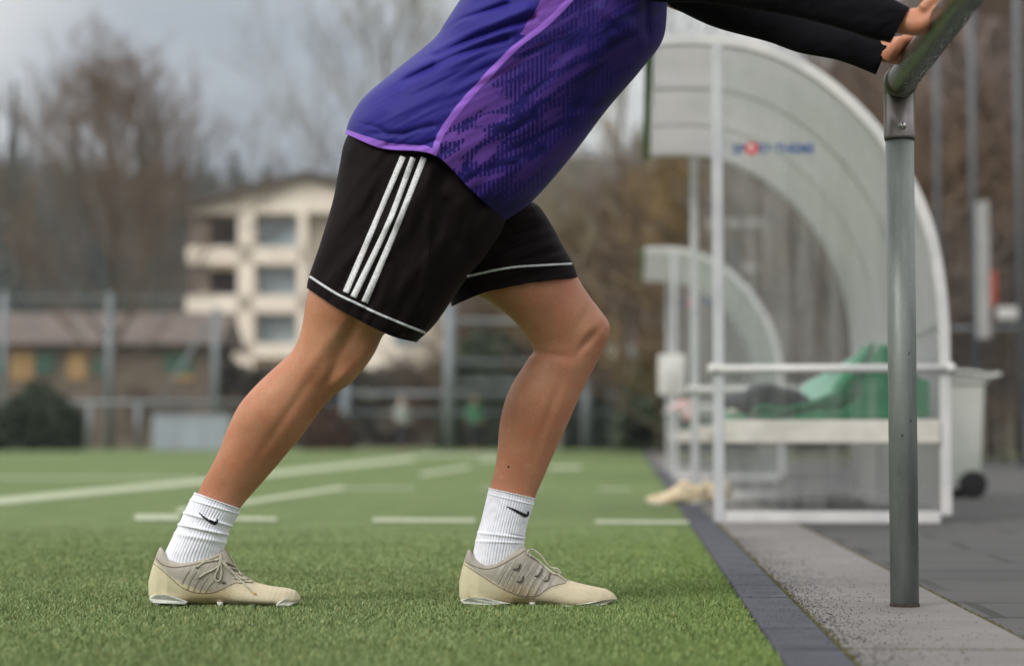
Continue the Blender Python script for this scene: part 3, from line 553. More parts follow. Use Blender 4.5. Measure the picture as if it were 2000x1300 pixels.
# ---- shoes
def shoe(nm, top, bot, x0, x1, d0, parent, collar, laces, panel, ang=0., **k):
    """top/bot: outlines in pixels (x sorted); collar: (x where the sock enters, x where it ends); panel(px,py,hx) gives colour"""
    nx, na = 150, 72; tx = x0+(x1-x0)*(1-np.cos(np.linspace(0, math.pi, nx)))/2
    def ip(P, x):
        P = np.array(P, float); return np.interp(x, P[:, 0], P[:, 1])
    def sm(P):
        y = ip(P, np.linspace(x0, x1, 400)); kk = np.ones(9)/9; y = np.convolve(np.pad(y, 4, mode='edge'), kk, 'valid'); return np.interp(tx, np.linspace(x0, x1, 400), y)
    T = sm(top); B = sm(bot); L_ = x1-x0; hx = (tx-x0)/L_
    W = np.interp(hx, [0, .015, .05, .12, .3, .5, .68, .8, .9, .96, .99, 1], [.006, .016, .025, .032, .033, .037, .046, .045, .037, .025, .014, .005])
    WT = np.interp(hx, [0, .05, .12, .3, .42, .55, .7, .85, 1], [.6, 1.15, 1.35, 1.42, 1.15, .55, .55, .6, .5])     # width at the top relative to the base
    sh = np.interp(hx, [0, .5, 1], [0, .0, -.008])
    th = np.arange(na)*2*math.pi/na; V = np.zeros((nx, na, 3)); C = np.zeros((nx, na, 3)); PX = np.zeros((nx, na)); PY = PX.copy()
    for i in range(nx):
        cz = np.cos(th); sy = np.sin(th)     # cz=1 top, -1 bottom
        e = .62; zz = np.sign(cz)*np.abs(cz)**.75; yy = np.sign(sy)*np.abs(sy)**e
        f = (zz+1)/2; py = B[i]+(T[i]-B[i])*f; wd = W[i]*((1-f)*1.0+f*WT[i])*(1-.18*np.clip((.12-f)/.12, 0, 1))
        px = np.full(na, tx[i])
        dd = d0+sh[i]-yy*wd + math.tan(math.radians(ang))*(tx[i]-x0)/1000
        V[i] = Un(px, py, dd); PX[i] = px; PY[i] = py
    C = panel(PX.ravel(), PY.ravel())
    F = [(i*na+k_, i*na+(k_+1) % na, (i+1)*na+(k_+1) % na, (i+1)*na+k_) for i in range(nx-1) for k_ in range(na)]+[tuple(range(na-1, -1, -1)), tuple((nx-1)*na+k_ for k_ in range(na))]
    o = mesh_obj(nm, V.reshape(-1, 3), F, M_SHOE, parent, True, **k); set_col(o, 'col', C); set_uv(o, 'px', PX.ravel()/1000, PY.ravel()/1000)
    return o
t = NT('boot_knit'); at = t.n('ShaderNodeAttribute', attribute_name='col'); c = t.co('Object'); n1 = t.noise(c, 500, 2); n2 = t.noise(c, 18, 4); n5 = t.noise(c, 60, 4, .7)
uvn = t.n('ShaderNodeUVMap', uv_map='px'); cm = t.mix(t.ramp(n2, .5, .75, 0, .25), at.outputs[0], lin((150, 136, 104))); cm = t.mix(t.ramp(n5, .62, .74, 0, .25), cm, lin((120, 110, 84))); t.base(cm); t.set(Roughness=.75); t.bump(n1, .35, .0012); M_SHOE = t.m
M_SOLE = pm('white_sole', lin((218, 218, 210)), lin((176, 178, 168)), 60, .55); M_LACE = pm('pale_lace', lin((196, 192, 172)), lin((160, 154, 136)), 200, .8, bump=.4, bscale=900, bd=.001); M_DK = pm('dark_lace_eyelet', lin((92, 84, 74)), None, 40, .8)
def ss(a, b, x): q = np.clip((x-a)/(b-a), 0, 1); return q*q*(3-2*q)
cH, cG, cT, cD = [np.array(lin(x)) for x in ((212, 202, 170), (162, 156, 145), (200, 188, 160), (146, 134, 112))]
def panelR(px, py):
    x = px; y = py
    hb = np.interp(x, [898, 905, 930, 960, 990, 1020, 1045], [1070, 1092, 1118, 1132, 1152, 1166, 1180]); heel = ss(-3, 3, y-hb)*(x < 1048)
    tb = np.interp(x, [1030, 1050, 1075, 1100, 1120, 1210], [1185, 1162, 1150, 1139, 1130, 1100]); toe = ss(-4, 4, y-tb)*(x > 1030)
    C = cG[None]*np.ones((len(x), 1)); rb = np.sin((x-.55*(1150-y))*2*math.pi/15.)
    mid = ss(955, 990, x)*(1-ss(1070, 1100, x))*ss(1085, 1110, y); C = C*(1-(.26*mid*(rb > .45))[:, None])+(.16*mid*(rb < -.75))[:, None]
    C = C*(1-heel[:, None])+cH*heel[:, None]; C = C*(1-toe[:, None])+cT*toe[:, None]
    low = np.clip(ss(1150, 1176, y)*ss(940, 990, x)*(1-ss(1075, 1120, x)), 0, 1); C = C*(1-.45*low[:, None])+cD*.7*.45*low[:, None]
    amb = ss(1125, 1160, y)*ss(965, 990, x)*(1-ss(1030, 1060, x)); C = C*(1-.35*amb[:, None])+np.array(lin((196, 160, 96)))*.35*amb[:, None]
    rings = ((x > 1080) & (np.sin(x*1.1+y*.3) > .75))*.10; C = C*(1-rings[:, None])
    return C
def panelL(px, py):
    x = px; y = py
    hb = np.interp(x, [290, 303, 330, 360, 390, 430, 450], [1070, 1096, 1122, 1140, 1152, 1160, 1175]); heel = ss(-3, 3, y-hb)*(x < 440)
    tb = np.interp(x, [405, 425, 450, 480, 510, 600], [1160, 1155, 1142, 1128, 1120, 1100]); toe = ss(-4, 4, y-tb)*(x > 400)
    C = (cG*1.10)[None]*np.ones((len(x), 1)); rb = np.sin((x-.5*(1150-y))*2*math.pi/12.); mid = ss(345, 370, x)*(1-ss(430, 450, x))*ss(1095, 1112, y); C = C*(1-(.28*mid*(rb > .6))[:, None])
    C = C*(1-heel[:, None])+cH*heel[:, None]; C = C*(1-toe[:, None])+cT*toe[:, None]
    amb = ss(1140, 1165, y)*ss(345, 365, x)*(1-ss(430, 470, x)); C = C*(1-.4*amb[:, None])+np.array(lin((190, 156, 96)))*.4*amb[:, None]
    rings = ((x > 440) & (np.sin(x*.62+y*.25) > .8))*.12; C = C*(1-rings[:, None])
    return C
topL = [(290, 1140), (292, 1124), (297, 1108), (304, 1086), (310, 1070), (315, 1066), (319, 1074), (328, 1089), (350, 1093), (372, 1090), (405, 1081), (434, 1071), (443, 1076), (452, 1095), (462, 1112), (483, 1126), (501, 1137), (528, 1143), (566, 1148), (579, 1153), (587, 1165)]
botL = [(290, 1158), (292, 1170), (300, 1174), (365, 1178), (416, 1178), (461, 1180), (517, 1182), (550, 1182), (575, 1178), (587, 1172)]
topR = [(897, 1140), (899, 1122), (903, 1108), (909, 1086), (914, 1071), (918, 1071), (924, 1084), (936, 1095), (949, 1098), (972, 1091), (994, 1077), (1022, 1064), (1030, 1073), (1045, 1090), (1061, 1102), (1083, 1117), (1106, 1130), (1128, 1137), (1150, 1142), (1184, 1149), (1199, 1158), (1205, 1168)]
botR = [(897, 1160), (900, 1174), (949, 1178), (998, 1179), (1040, 1180), (1074, 1182), (1117, 1184), (1157, 1182), (1185, 1177), (1205, 1171)]
def sole(d0, P, parent, x0, x1, studs):      # pale sole plate: outline in pixels, thickness across the foot
    m = MB(); n = len(P); 
    m.prism(P, lambda p: U(p[0], p[1], d0-np.interp((p[0]-x0)/(x1-x0), [0, .05, .12, .3, .5, .68, .8, .93, 1], [.020, .036, .042, .0415, .045, .054, .053, .039, .014])), lambda p: U(p[0], p[1], d0+np.interp((p[0]-x0)/(x1-x0), [0, .05, .12, .3, .5, .68, .8, .93, 1], [.014, .028, .033, .034, .038, .044, .044, .03, .008])))
    o = m.build('sole', M_SOLE, parent, False); bevel(o, .0025, 2)
    for x, y in studs:
        for e in (-1, 1): MB().tube([U(x, y-6, d0+e*.022), U(x, y+5, d0+e*.022)], [.0065, .0045], 10).build('stud', M_SOLE, o, True)
    return o
def lace(bv, pts, r, parent, off=.002, mat=None, lift=None):
    Q = crs(np.array(pts, float), np.linspace(0, len(pts)-1, len(pts)*6)); P = []; lastd = None
    for i, (x, y) in enumerate(Q):
        h = hit(bv, x, y)
        if h is not None and abs((h[0]-Vector(C0)).dot(Vector(FW)) - 3.77) < .12: p = h[0]+h[1]*off; lastd = (p-Vector(C0)).dot(Vector(FW))
        else: p = U(x, y, lastd if lastd else 3.775)
        P.append(p)
    m = MB().tube(P, r, 8); return m.build('lace', mat or M_LACE, parent, True)
SL = shoe('shoe', topL, botL, 290, 587, 3.758, PERSON, None, None, panelL)
sole(3.758, [(291, 1166), (302, 1161), (320, 1160), (340, 1164), (368, 1174), (362, 1180), (300, 1177), (292, 1172)], SL, 290, 587, [(308, 1178), (340, 1179)])
sole(3.758, [(540, 1177), (556, 1169), (586, 1166), (587, 1173), (565, 1182), (538, 1184)], SL, 290, 587, [(430, 1180), (495, 1182), (545, 1183)])
SR = shoe('shoe', topR, botR, 897, 1205, 3.80, PERSON, None, None, panelR)
sole(3.80, [(898, 1171), (915, 1167), (945, 1166), (975, 1173), (1000, 1178), (965, 1181), (905, 1179)], SR, 897, 1205, [(920, 1180), (955, 1181)])
sole(3.80, [(1110, 1181), (1150, 1177), (1180, 1171), (1204, 1165), (1205, 1170), (1180, 1180), (1140, 1186), (1080, 1186)], SR, 897, 1205, [(1040, 1181), (1100, 1185), (1150, 1184)])
bl_ = bvh_of(SL); br_ = bvh_of(SR)
for P, r in (([(443, 1074), (452, 1090), (462, 1108), (470, 1124)], .0016), ([(430, 1084), (436, 1100), (455, 1120), (475, 1138), (497, 1158)], .0018), ([(430, 1086), (428, 1104), (420, 1124), (424, 1134), (431, 1128), (432, 1108), (429, 1090)], .0017), ([(385, 1107), (396, 1099), (412, 1095), (428, 1092)], .0016), ([(389, 1127), (400, 1119), (415, 1112), (428, 1104)], .0016),
             ([(436, 1094), (448, 1100), (458, 1106)], .0014), ([(440, 1104), (455, 1110), (466, 1114)], .0014), ([(448, 1116), (462, 1120), (476, 1122)], .0014), ([(456, 1128), (472, 1130), (488, 1130)], .0014), ([(465, 1137), (480, 1136), (494, 1136)], .0014), ([(436, 1096), (452, 1114), (470, 1128), (490, 1138)], .0016)): lace(bl_, P, r, SL)
for P in ([(383, 1108), (387, 1106)], [(387, 1128), (391, 1126)], [(420, 1128), (426, 1130)], [(433, 1136), (440, 1137)], [(440, 1098), (455, 1108)], [(448, 1110), (462, 1118)], [(456, 1122), (470, 1128)]): lace(bl_, P, .0021, SL, .001, M_DK)
lace(bl_, [(494, 1156), (499, 1160)], .0021, SL, .002, pm('lace_tip', lin((214, 178, 110)), None, 10, .5))
for P, r in (([(1029, 1078), (1033, 1074), (1042, 1073), (1058, 1086), (1070, 1102), (1086, 1114), (1094, 1118)], .0017), ([(1028, 1080), (1040, 1088), (1058, 1102), (1075, 1118), (1088, 1122), (1095, 1118), (1088, 1110), (1078, 1108)], .0017), ([(1032, 1084), (1050, 1096), (1075, 1116), (1094, 1126), (1105, 1134)], .0018), ([(1016, 1100), (1011, 1110), (1002, 1110)], .0014), ([(1058, 1110), (1052, 1122), (1044, 1124)], .0014), ([(1022, 1124), (1018, 1134), (1010, 1134)], .0014), ([(1074, 1120), (1070, 1132), (1063, 1134)], .0014)):
    lace(br_, P, r, SR, mat=M_LACE if r > .0015 else M_DK)
# collar edge lines
for b, P, s in ((bl_, [(304, 1088), (315, 1100), (332, 1106), (352, 1106), (380, 1101), (410, 1092), (434, 1082)], SL), (br_, [(908, 1096), (922, 1103), (940, 1109), (955, 1110), (975, 1104), (1000, 1090), (1026, 1074)], SR)):
    ribbon('collar_seam', b, P, 1.8, pm('seam_brown', lin((138, 122, 104)), None, 20, .8), s, .0006, .0005, 3.)

for b, P, s in ((br_, [(906, 1101), (927, 1115), (949, 1129), (969, 1142), (994, 1155), (1018, 1163), (1050, 1162), (1064, 1152), (1078, 1144), (1105, 1137)], SR), (bl_, [(300, 1100), (316, 1112), (336, 1130), (355, 1146), (380, 1156), (410, 1157), (432, 1150), (452, 1140), (478, 1132)], SL)):
    ribbon('seam_stitching', b, P, 1.4, bpy.data.materials['seam_brown'], s, .0005, .0004, 3.)
for x0, y0, x1, y1 in ((972, 1140, 998, 1096), (984, 1150, 1012, 1098), (998, 1156, 1028, 1100), (1012, 1160, 1042, 1104), (1028, 1162, 1056, 1112), (1044, 1160, 1070, 1118)): ribbon('knit_rib', br_, [(x0, y0), ((x0+x1)/2-2, (y0+y1)/2), (x1, y1)], 1.5, bpy.data.materials['pale_lace'], SR, .0006, .0006, 3.)
for x0, y0, x1, y1 in ((356, 1140, 372, 1112), (366, 1150, 384, 1116), (378, 1154, 396, 1122), (390, 1156, 406, 1128), (402, 1156, 418, 1134)): ribbon('knit_rib', bl_, [(x0, y0), ((x0+x1)/2-2, (y0+y1)/2), (x1, y1)], 1.3, bpy.data.materials['seam_brown'], SL, .0005, .0004, 3.)
# ------------------------------------------------------------------ metal rail with its post
PB = G(1767, 1183, .004); dP = (PB-Vector(C0)).dot(Vector(FW)); print('post', PB, dP, project(Vector((PB.x, PB.y, RC.z))), RC)
t = NT('galvanised_post'); c = t.co('Object'); n1 = t.noise(t.co('Object', (1, 1, .18)), 26, 4, .6); n2 = t.noise(c, 260, 3, .7); n3 = t.noise(c, 60, 2, .5); n4 = t.noise(t.co('Object', (1, 1, 1), (.5, .3, 0)), 34, 5, .75, 1.5)
cc = t.mix(t.ramp(n1, .3, .7), lin((140, 146, 142)), lin((108, 114, 111))); cc = t.mix(t.ramp(n2, .62, .72, 0, .5), cc, lin((176, 182, 178))); cc = t.mix(t.ramp(n3, .74, .77, 0, .7), cc, lin((44, 40, 36))); cc = t.mix(t.ramp(n4, .66, .7, 0, .25), cc, lin((170, 176, 172)))
t.base(cc); t.set(Roughness=.5, Metallic=.35); t.bump(n2, .15, .001); M_POST = t.m
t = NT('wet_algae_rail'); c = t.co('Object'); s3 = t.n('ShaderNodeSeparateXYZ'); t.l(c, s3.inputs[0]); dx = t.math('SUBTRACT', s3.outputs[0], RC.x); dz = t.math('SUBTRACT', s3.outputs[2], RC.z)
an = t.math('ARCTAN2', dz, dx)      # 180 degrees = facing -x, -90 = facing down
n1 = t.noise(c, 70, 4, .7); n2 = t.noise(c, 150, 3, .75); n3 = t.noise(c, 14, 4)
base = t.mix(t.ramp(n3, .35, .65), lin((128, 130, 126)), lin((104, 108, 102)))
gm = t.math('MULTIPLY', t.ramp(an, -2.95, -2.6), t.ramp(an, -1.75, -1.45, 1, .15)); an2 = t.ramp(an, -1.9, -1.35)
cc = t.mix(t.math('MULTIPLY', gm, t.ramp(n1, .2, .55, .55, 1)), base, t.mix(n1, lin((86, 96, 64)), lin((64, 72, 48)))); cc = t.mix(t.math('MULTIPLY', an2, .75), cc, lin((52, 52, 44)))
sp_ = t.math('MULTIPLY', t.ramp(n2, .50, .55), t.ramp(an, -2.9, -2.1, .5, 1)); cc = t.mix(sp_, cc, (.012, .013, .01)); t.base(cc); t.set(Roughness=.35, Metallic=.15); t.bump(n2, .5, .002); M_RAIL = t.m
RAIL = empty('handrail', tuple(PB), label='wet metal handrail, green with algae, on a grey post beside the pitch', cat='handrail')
zj = U(1758, 262, dP).z; zt = RC.z; PX0 = PB.x
m = MB().tube([(PB.x, PB.y, PB.z), (PB.x, PB.y, zj+.01)], .0272, 40); m.build('post', M_POST, RAIL, True)
m = MB().tube([(PB.x, PB.y, zj-.002), (PB.x, PB.y, zj+.002), (PB.x, PB.y, zj+.004), (PB.x, PB.y, zt-.012), (PB.x, PB.y-.004, zt-.0015), (PB.x, PB.y-.016, zt+.001), (PB.x, PB.y-.045, zt)], [.0292, .030, .030, .030, .031, .0325, .0312], 40)
t = NT('steel_sleeve'); c = t.co('Object'); s3 = t.n('ShaderNodeSeparateXYZ'); t.l(c, s3.inputs[0]); n1 = t.noise(t.co('Object', (3, 3, .5)), 20, 4, .6)
cc = t.mix(t.ramp(n1, .3, .7), lin((158, 150, 150)), lin((128, 120, 120))); cc = t.mix(t.math('MULTIPLY', t.ramp(s3.outputs[2], zt-.05, zt-.02), t.ramp(t.noise(c, 60, 3), .3, .6, .4, 1)), cc, lin((84, 88, 64))); t.base(cc); t.set(Roughness=.42, Metallic=.45)
el = m.build('elbow', t.m, RAIL, True)
m = MB().tube([(PB.x, PB.y, zj-.005), (PB.x, PB.y, zj-.001)], .0287, 40); m.build('gasket', pm('dark_joint', (.03, .025, .02), None, 40, .8), RAIL, True)
m = MB().tube([(PB.x, PB.y, PB.z-.003), (PB.x, PB.y, PB.z+.006)], [.0290, .0280], 40); m.build('rust_ring', pm('rust', lin((70, 50, 42)), lin((38, 30, 28)), 120, .9, bump=.5), RAIL, True)
yr0 = PB.y-.040
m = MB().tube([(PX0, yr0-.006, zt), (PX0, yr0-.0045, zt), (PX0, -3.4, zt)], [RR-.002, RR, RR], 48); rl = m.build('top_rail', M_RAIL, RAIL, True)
m = MB().tube([(PX0, yr0-.007, zt), (PX0, yr0+.002, zt)], RR-.0035, 32); m.build('gasket', pm('rubber_black', (.015, .015, .015), None, 40, .7), RAIL, True)
bp = U(1763, 246, dP-.031); m = MB(); m.tube([bp+Vector((0, .003, 0)), bp+Vector((0, -.003, 0))], [.0078, .0068], 20); m.ball(bp+Vector((0, -.003, 0)), (.0062, .004, .0062), 14, 8); m.build('bolt', pm('bright_bolt', (.55, .53, .5), (.35, .33, .3), 200, .25, 1.), RAIL, True)
for k in (1, 2):      # further posts towards and past the camera, outside the picture
    q = MB().tube([(PX0, PB.y-2.6*k, .004), (PX0, PB.y-2.6*k, zt-.02)], .0272, 24); q.build('post', M_POST, RAIL, True)
# water drops along the underside of the rail
dr = MB()
for i in range(190):
    y = PB.y-.06-random.random()*1.1; a = random.gauss(-math.pi/2+.1, .38) if i % 2 else random.uniform(-3.1, -.9); r = random.uniform(.0008, .0024)*(1.25 if abs(a+math.pi/2) < .4 else .8)
    dr.ball((PX0+math.cos(a)*(RR+r*.1), y, zt+math.sin(a)*(RR+r*.35)), (r, r, r*1.15), 6, 5)
t = NT('water'); t.base((.9, .95, .95)); t.set(Roughness=.02); t.b.inputs['Transmission Weight'].default_value = 1; t.b.inputs['IOR'].default_value = 1.33
dr.build('water_drops', t.m, None, True, kind='stuff', label='drops of rain water beading along the underside of the handrail', cat='water drops')
# ------------------------------------------------------------------ players' shelters
B0 = G(1405, 1020, .0); d1 = (B0-Vector(C0)).dot(Vector(FW)); print('dugout', B0, d1)
def q1(px, py): v = U(px, py, d1); return (v.x, v.z)      # outline point at the near end of the shelter
M_ALU = pm('white_aluminium', lin((208, 206, 204)), lin((190, 190, 190)), 7, .5, .05, bump=.1)
M_ALUG = pm('grey_aluminium', lin((190, 191, 194)), lin((174, 176, 180)), 7, .5, .1, bump=.1)
def glassy(name, tint, dirt, milky, streak=1., st=(9, 1, .55)):
    t = NT(name); c = t.co('Object', st); n1 = t.noise(c, 2.2*streak, 5, .65); n2 = t.noise(t.co('Object'), 1.3, 4, .6)
    f = t.math('ADD', t.ramp(n1, .38, .75, 0, dirt), t.ramp(n2, .35, .7, milky*.6, milky), clamp=True)
    tr = t.n('ShaderNodeBsdfTransparent'); tr.inputs[0].default_value = (*tint, 1); df = t.n('ShaderNodeBsdfDiffuse'); df.inputs[0].default_value = (*lin((232, 235, 228)), 1); tl = t.n('ShaderNodeBsdfTranslucent'); tl.inputs[0].default_value = (*lin((254, 247, 252)), 1)
    a = t.n('ShaderNodeMixShader'); a.inputs[0].default_value = .5 if 'acrylic' in name else .86; t.l(df.outputs[0], a.inputs[1]); t.l(tl.outputs[0], a.inputs[2])
    b = t.n('ShaderNodeMixShader'); t.l(f, b.inputs[0]); t.l(tr.outputs[0], b.inputs[1]); t.l(a.outputs[0], b.inputs[2])
    g = t.n('ShaderNodeBsdfGlossy'); g.inputs['Roughness'].default_value = .12 if 'acrylic' in name else .45; fr = t.n('ShaderNodeFresnel'); fr.inputs[0].default_value = 1.3
    e = t.n('ShaderNodeMixShader'); t.l(fr.outputs[0], e.inputs[0]); t.l(b.outputs[0], e.inputs[1]); t.l(g.outputs[0], e.inputs[2]); t.l(e.outputs[0], t.out.inputs[0]); t.t.nodes.remove(t.b); return t.m
M_PLEX = glassy('dirty_acrylic', (.965, .972, .975), .16, .015); M_MILK = glassy('milky_polycarbonate', (.96, .96, .95), .12, .62, .6, (1, 1, 1))
ARCH = [(1283, 70), (1340, 68), (1400, 70), (1450, 76), (1500, 90), (1560, 117), (1620, 157), (1680, 212), (1730, 273), (1772, 342), (1802, 408), (1824, 482), (1836, 560), (1842, 640), (1843, 720)]
AR = [q1(*p) for p in crs(np.array(ARCH, float), np.linspace(0, len(ARCH)-1, 57))]
yN_, yF_ = B0.y, B0.y+3.05; xP = B0.x; xB = q1(1843, 900)[0]
DG = empty('players_shelter', (B0.x, B0.y, 0), label='nearer curved clear players shelter with green seats, blue lettering on its end', cat='dugout', group='players shelters beside the pitch')
def arch_tube(y, r, mat, nm='arch'):
    m = MB(); pts = [(x, y, z) for x, z in AR]+[(AR[-1][0], y, .03)]
    n = len(pts); V = []
    for i, (x, yy, z) in enumerate(pts):      # rectangular hollow section
        a = pts[max(i-1, 0)]; b = pts[min(i+1, n-1)]; tx_, tz_ = b[0]-a[0], b[2]-a[2]; L_ = math.hypot(tx_, tz_); nx_, nz_ = -tz_/L_, tx_/L_
        for s_, e_ in ((-1, -1), (1, -1), (1, 1), (-1, 1)): V.append((x+nx_*r*s_, yy+r*.9*e_, z+nz_*r*s_))
    m.add(V, [(i*4+k, i*4+(k+1) % 4, (i+1)*4+(k+1) % 4, (i+1)*4+k) for i in range(n-1) for k in range(4)]+[(3, 2, 1, 0), tuple((n-1)*4+k for k in range(4))])
    return bevel(m.build(nm, mat, DG, False), .004, 2)
for y, M_ in ((yN_, M_ALU), (yF_, M_ALUG)):
    arch_tube(y, .021, M_ALU)
    ztop = q1(1400, 70)[1]
    m = MB().box(xP-.021, xP+.021, y-.021, y+.021, .0, ztop-.022); bevel(m.build('front_post', M_ALUG, DG), .004, 2)
    z0 = q1(1405, 720)[1]; m = MB().tube([(xP-.02, y-.024, z0), (xB+.02, y-.024, z0)], .0165, 16); m.ball((xP-.022, y-.024, z0), .022, 12, 8); m.ball((xB+.022, y-.024, z0), .022, 12, 8); m.build('cross_rail', M_ALU, DG, True)
    m = MB().box(xP+.022, xB-.022, y-.018, y+.018, .0, .045); bevel(m.build('bottom_rail', M_ALU, DG), .004, 2)
    zb0, zb1 = q1(1405, 865)[1], q1(1405, 820)[1]; m = MB().box(xP+.022, xB-.022, y-.030, y-.004, zb0, zb1); bevel(m.build('bench_beam', pm('cream_beam', lin((204, 200, 192)), lin((186, 182, 174)), 9, .6) if y == yN_ else bpy.data.materials['cream_beam'], DG), .004, 2)
    # clear end panel under the arch and, below the rail, to the ground
    P = [(x, z) for x, z in AR if x > xP+.01]; poly = [(xP+.012, .05)]+[(xP+.012, ztop-.02)]+[(x-.012, z-.012) for x, z in P]+[(xB-.01, .05)]
    m = MB(); m.prism(poly, lambda p: (p[0], y+.000, p[1]), lambda p: (p[0], y+.004, p[1])); m.build('end_panel', M_PLEX, DG)
# curved shell, in four bays with ribs
ys = np.linspace(yN_, yF_, 4)
for a, b in zip(ys[:-1], ys[1:]):
    V = []; n = len(AR)
    for y in (a+.0005, b-.0005): V += [(x-.004, y, z-.006) for x, z in AR]
    m = MB().add(V, [(i, i+1, n+i+1, n+i) for i in range(n-1)]); o = m.build('roof_sheet', M_MILK, DG, False); solid(o, .006)
    V = [(xB, a, .05), (xB, b, .05), (xB, b, AR[-1][1]), (xB, a, AR[-1][1])]; m = MB().add(V, [(0, 1, 2, 3)]); solid(m.build('rear_sheet', M_MILK, DG, False), .005)
for y in ys[1:-1]:
    arch_tube(y, .014, M_ALUG, 'rib')
zl = AR[0][1]; xl = AR[0][0]
m = MB().box(xl-.045, xl-.010, yN_-.02, yF_+.02, zl-.035, zl+.012); bevel(m.build('green_fascia', pm('green_paint', lin((88, 112, 74)), lin((74, 98, 62)), 8, .6), DG), .006, 2)
for xx, zz in ((xB, q1(1843, 480)[1]-.3), (xB-.02, .03)): m = MB().box(xx-.014, xx+.014, yN_+.02, yF_-.02, zz-.014, zz+.014); m.build('purlin', M_ALU, DG)
zb = q1(1405, 820)[1]
m = MB().box(xP+.08, xP+.14, yN_+.03, yF_-.03, zb-.05, zb-.006); m.box(xB-.20, xB-.14, yN_+.03, yF_-.03, zb-.05, zb-.006); bevel(m.build('bench_rail', bpy.data.materials['cream_beam'], DG), .004, 2)
# back wall kick panel of grey sheet
M_GREEN = pm('green_seat', lin((18, 152, 96)), lin((10, 138, 84)), 6, .4, Coat_Weight=.2); M_MINT = pm('mint_seat', lin((200, 242, 226)), lin((186, 232, 214)), 6, .45)
def seat(y0, hs=1.):
    """moulded bucket seat: pan at the front, tall sloping side wings, back"""
    prof = [q1(*p) for p in ((1478, 800), (1500, 796), (1540, 806), (1600, 812), (1660, 806), (1692, 786), (1708, 750), (1718, 706), (1726, 668))]
    PF = crs(np.array(prof), np.linspace(0, 8, 41)); PF[:, 1] = .40+(PF[:, 1]-.40)*hs; wing = np.interp(np.linspace(0, 8, 41), [0, 2, 3, 4.5, 5.5, 6.5, 8], [0.0, .01, .045, .09, .085, .05, .012]); hw = np.interp(np.linspace(0, 8, 41), [0, 3, 5, 8], [.20, .215, .215, .17])
    V = []; nw = 21
    for i in range(41):
        a = PF[max(i-1, 0)]; b = PF[min(i+1, 40)]; tt = (b-a)/np.hypot(*(b-a)); nn = np.array([-tt[1], tt[0]])
        for j in range(nw):
            w_ = j/(nw-1)*2-1; e = abs(w_)**3.2*wing[i]*1.35; V.append((PF[i][0]+nn[0]*e, y0+w_*hw[i], PF[i][1]+nn[1]*e))
    m = MB().add(V, [(i*nw+j, i*nw+j+1, (i+1)*nw+j+1, (i+1)*nw+j) for i in range(40) for j in range(nw-1)])
    o = m.build('seat', M_GREEN, DG, True); solid(o, .012, -1)
    # pale moulded inner face
    V = []; rows = range(9, 40)
    for i in rows:
        a = PF[max(i-1, 0)]; b = PF[min(i+1, 40)]; tt = (b-a)/np.hypot(*(b-a)); nn = np.array([-tt[1], tt[0]])
        for j in range(nw):
            w_ = (j/(nw-1)*2-1)*.96; e = abs(w_)**3.2*wing[i]*1.35+.006; V.append((PF[i][0]+nn[0]*e, y0+w_*hw[i], PF[i][1]+nn[1]*e))
    n = len(list(rows)); m = MB().add(V, [(i*nw+j, i*nw+j+1, (i+1)*nw+j+1, (i+1)*nw+j) for i in range(n-1) for j in range(nw-1)]); solid(m.build('seat_lining', M_MINT, o, True), .004)
    # dark green side cheek
    ck = [q1(*p) for p in ((1540, 815), (1600, 800), (1650, 800), (1680, 778), (1696, 736), (1712, 690), (1726, 668), (1742, 672), (1800, 735), (1822, 742), (1822, 815))]
    ck = [(a_, .40+(b_-.40)*hs) for a_, b_ in ck]; m = MB(); m.prism(ck, lambda p: (p[0], y0-.222, p[1]), lambda p: (p[0], y0-.205, p[1])); bevel(m.build('seat_side', M_GREEN, o, False), .005, 2)
    fw = [q1(*p) for p in ((1560, 806), (1592, 742), (1660, 706), (1724, 668), (1712, 700), (1700, 745), (1690, 790), (1640, 808))]
    fw = [(a_, .40+(b_-.40)*hs) for a_, b_ in fw]; m = MB(); m.prism(fw, lambda p: (p[0], y0+.19, p[1]), lambda p: (p[0], y0+.205, p[1])); bevel(m.build('seat_wing', M_MINT, o, False), .005, 2)
for k in range(5): seat(yN_+.34+k*.57, 1 if k == 0 else .5)
# lettering on the end panel
M_BLUE = pm('blue_letters', lin((46, 84, 140)), None, 5, .5); M_RED = pm('red_ball', lin((214, 56, 60)), None, 5, .5)
def text(body, x0, x1, zc, y, h, mat, parent, name='lettering', rot=0):
    cu = bpy.data.curves.new(name, 'FONT'); cu.body = body; cu.extrude = .0006; cu.offset = .03; cu.align_x = 'LEFT'; cu.space_character = 1.0; o = bpy.data.objects.new(name, cu); COL.objects.link(o)
    dg = bpy.context.evaluated_depsgraph_get(); me = bpy.data.meshes.new_from_object(o.evaluated_get(dg)); bpy.data.objects.remove(o)
    co = np.zeros(len(me.vertices)*3); me.vertices.foreach_get('co', co); co = co.reshape(-1, 3); mn, mxx = co.min(0), co.max(0)
    sx = (x1-x0)/(mxx[0]-mn[0]); sz = h/(mxx[1]-mn[1]); W_ = np.stack([x0+(co[:, 0]-mn[0])*sx, y-(co[:, 2])*1, zc-h/2+(co[:, 1]-mn[1])*sz], 1); me.vertices.foreach_set('co', W_.ravel()); me.materials.clear(); me.materials.append(mat); me.update()
    o = bpy.data.objects.new(name, me); COL.objects.link(o); attach(o, parent); return o
zt_ = q1(1500, 286)[1]; yy = yN_-.003
for s_, a, b in (('SP', 1432, 1457), ('RT', 1483, 1506), ('-', 1508, 1513), ('THIEME', 1515, 1592)):
    text(s_, q1(a, 0)[0], q1(b, 0)[0], zt_, yy, .040 if s_ != '-' else .009, M_BLUE, DG)
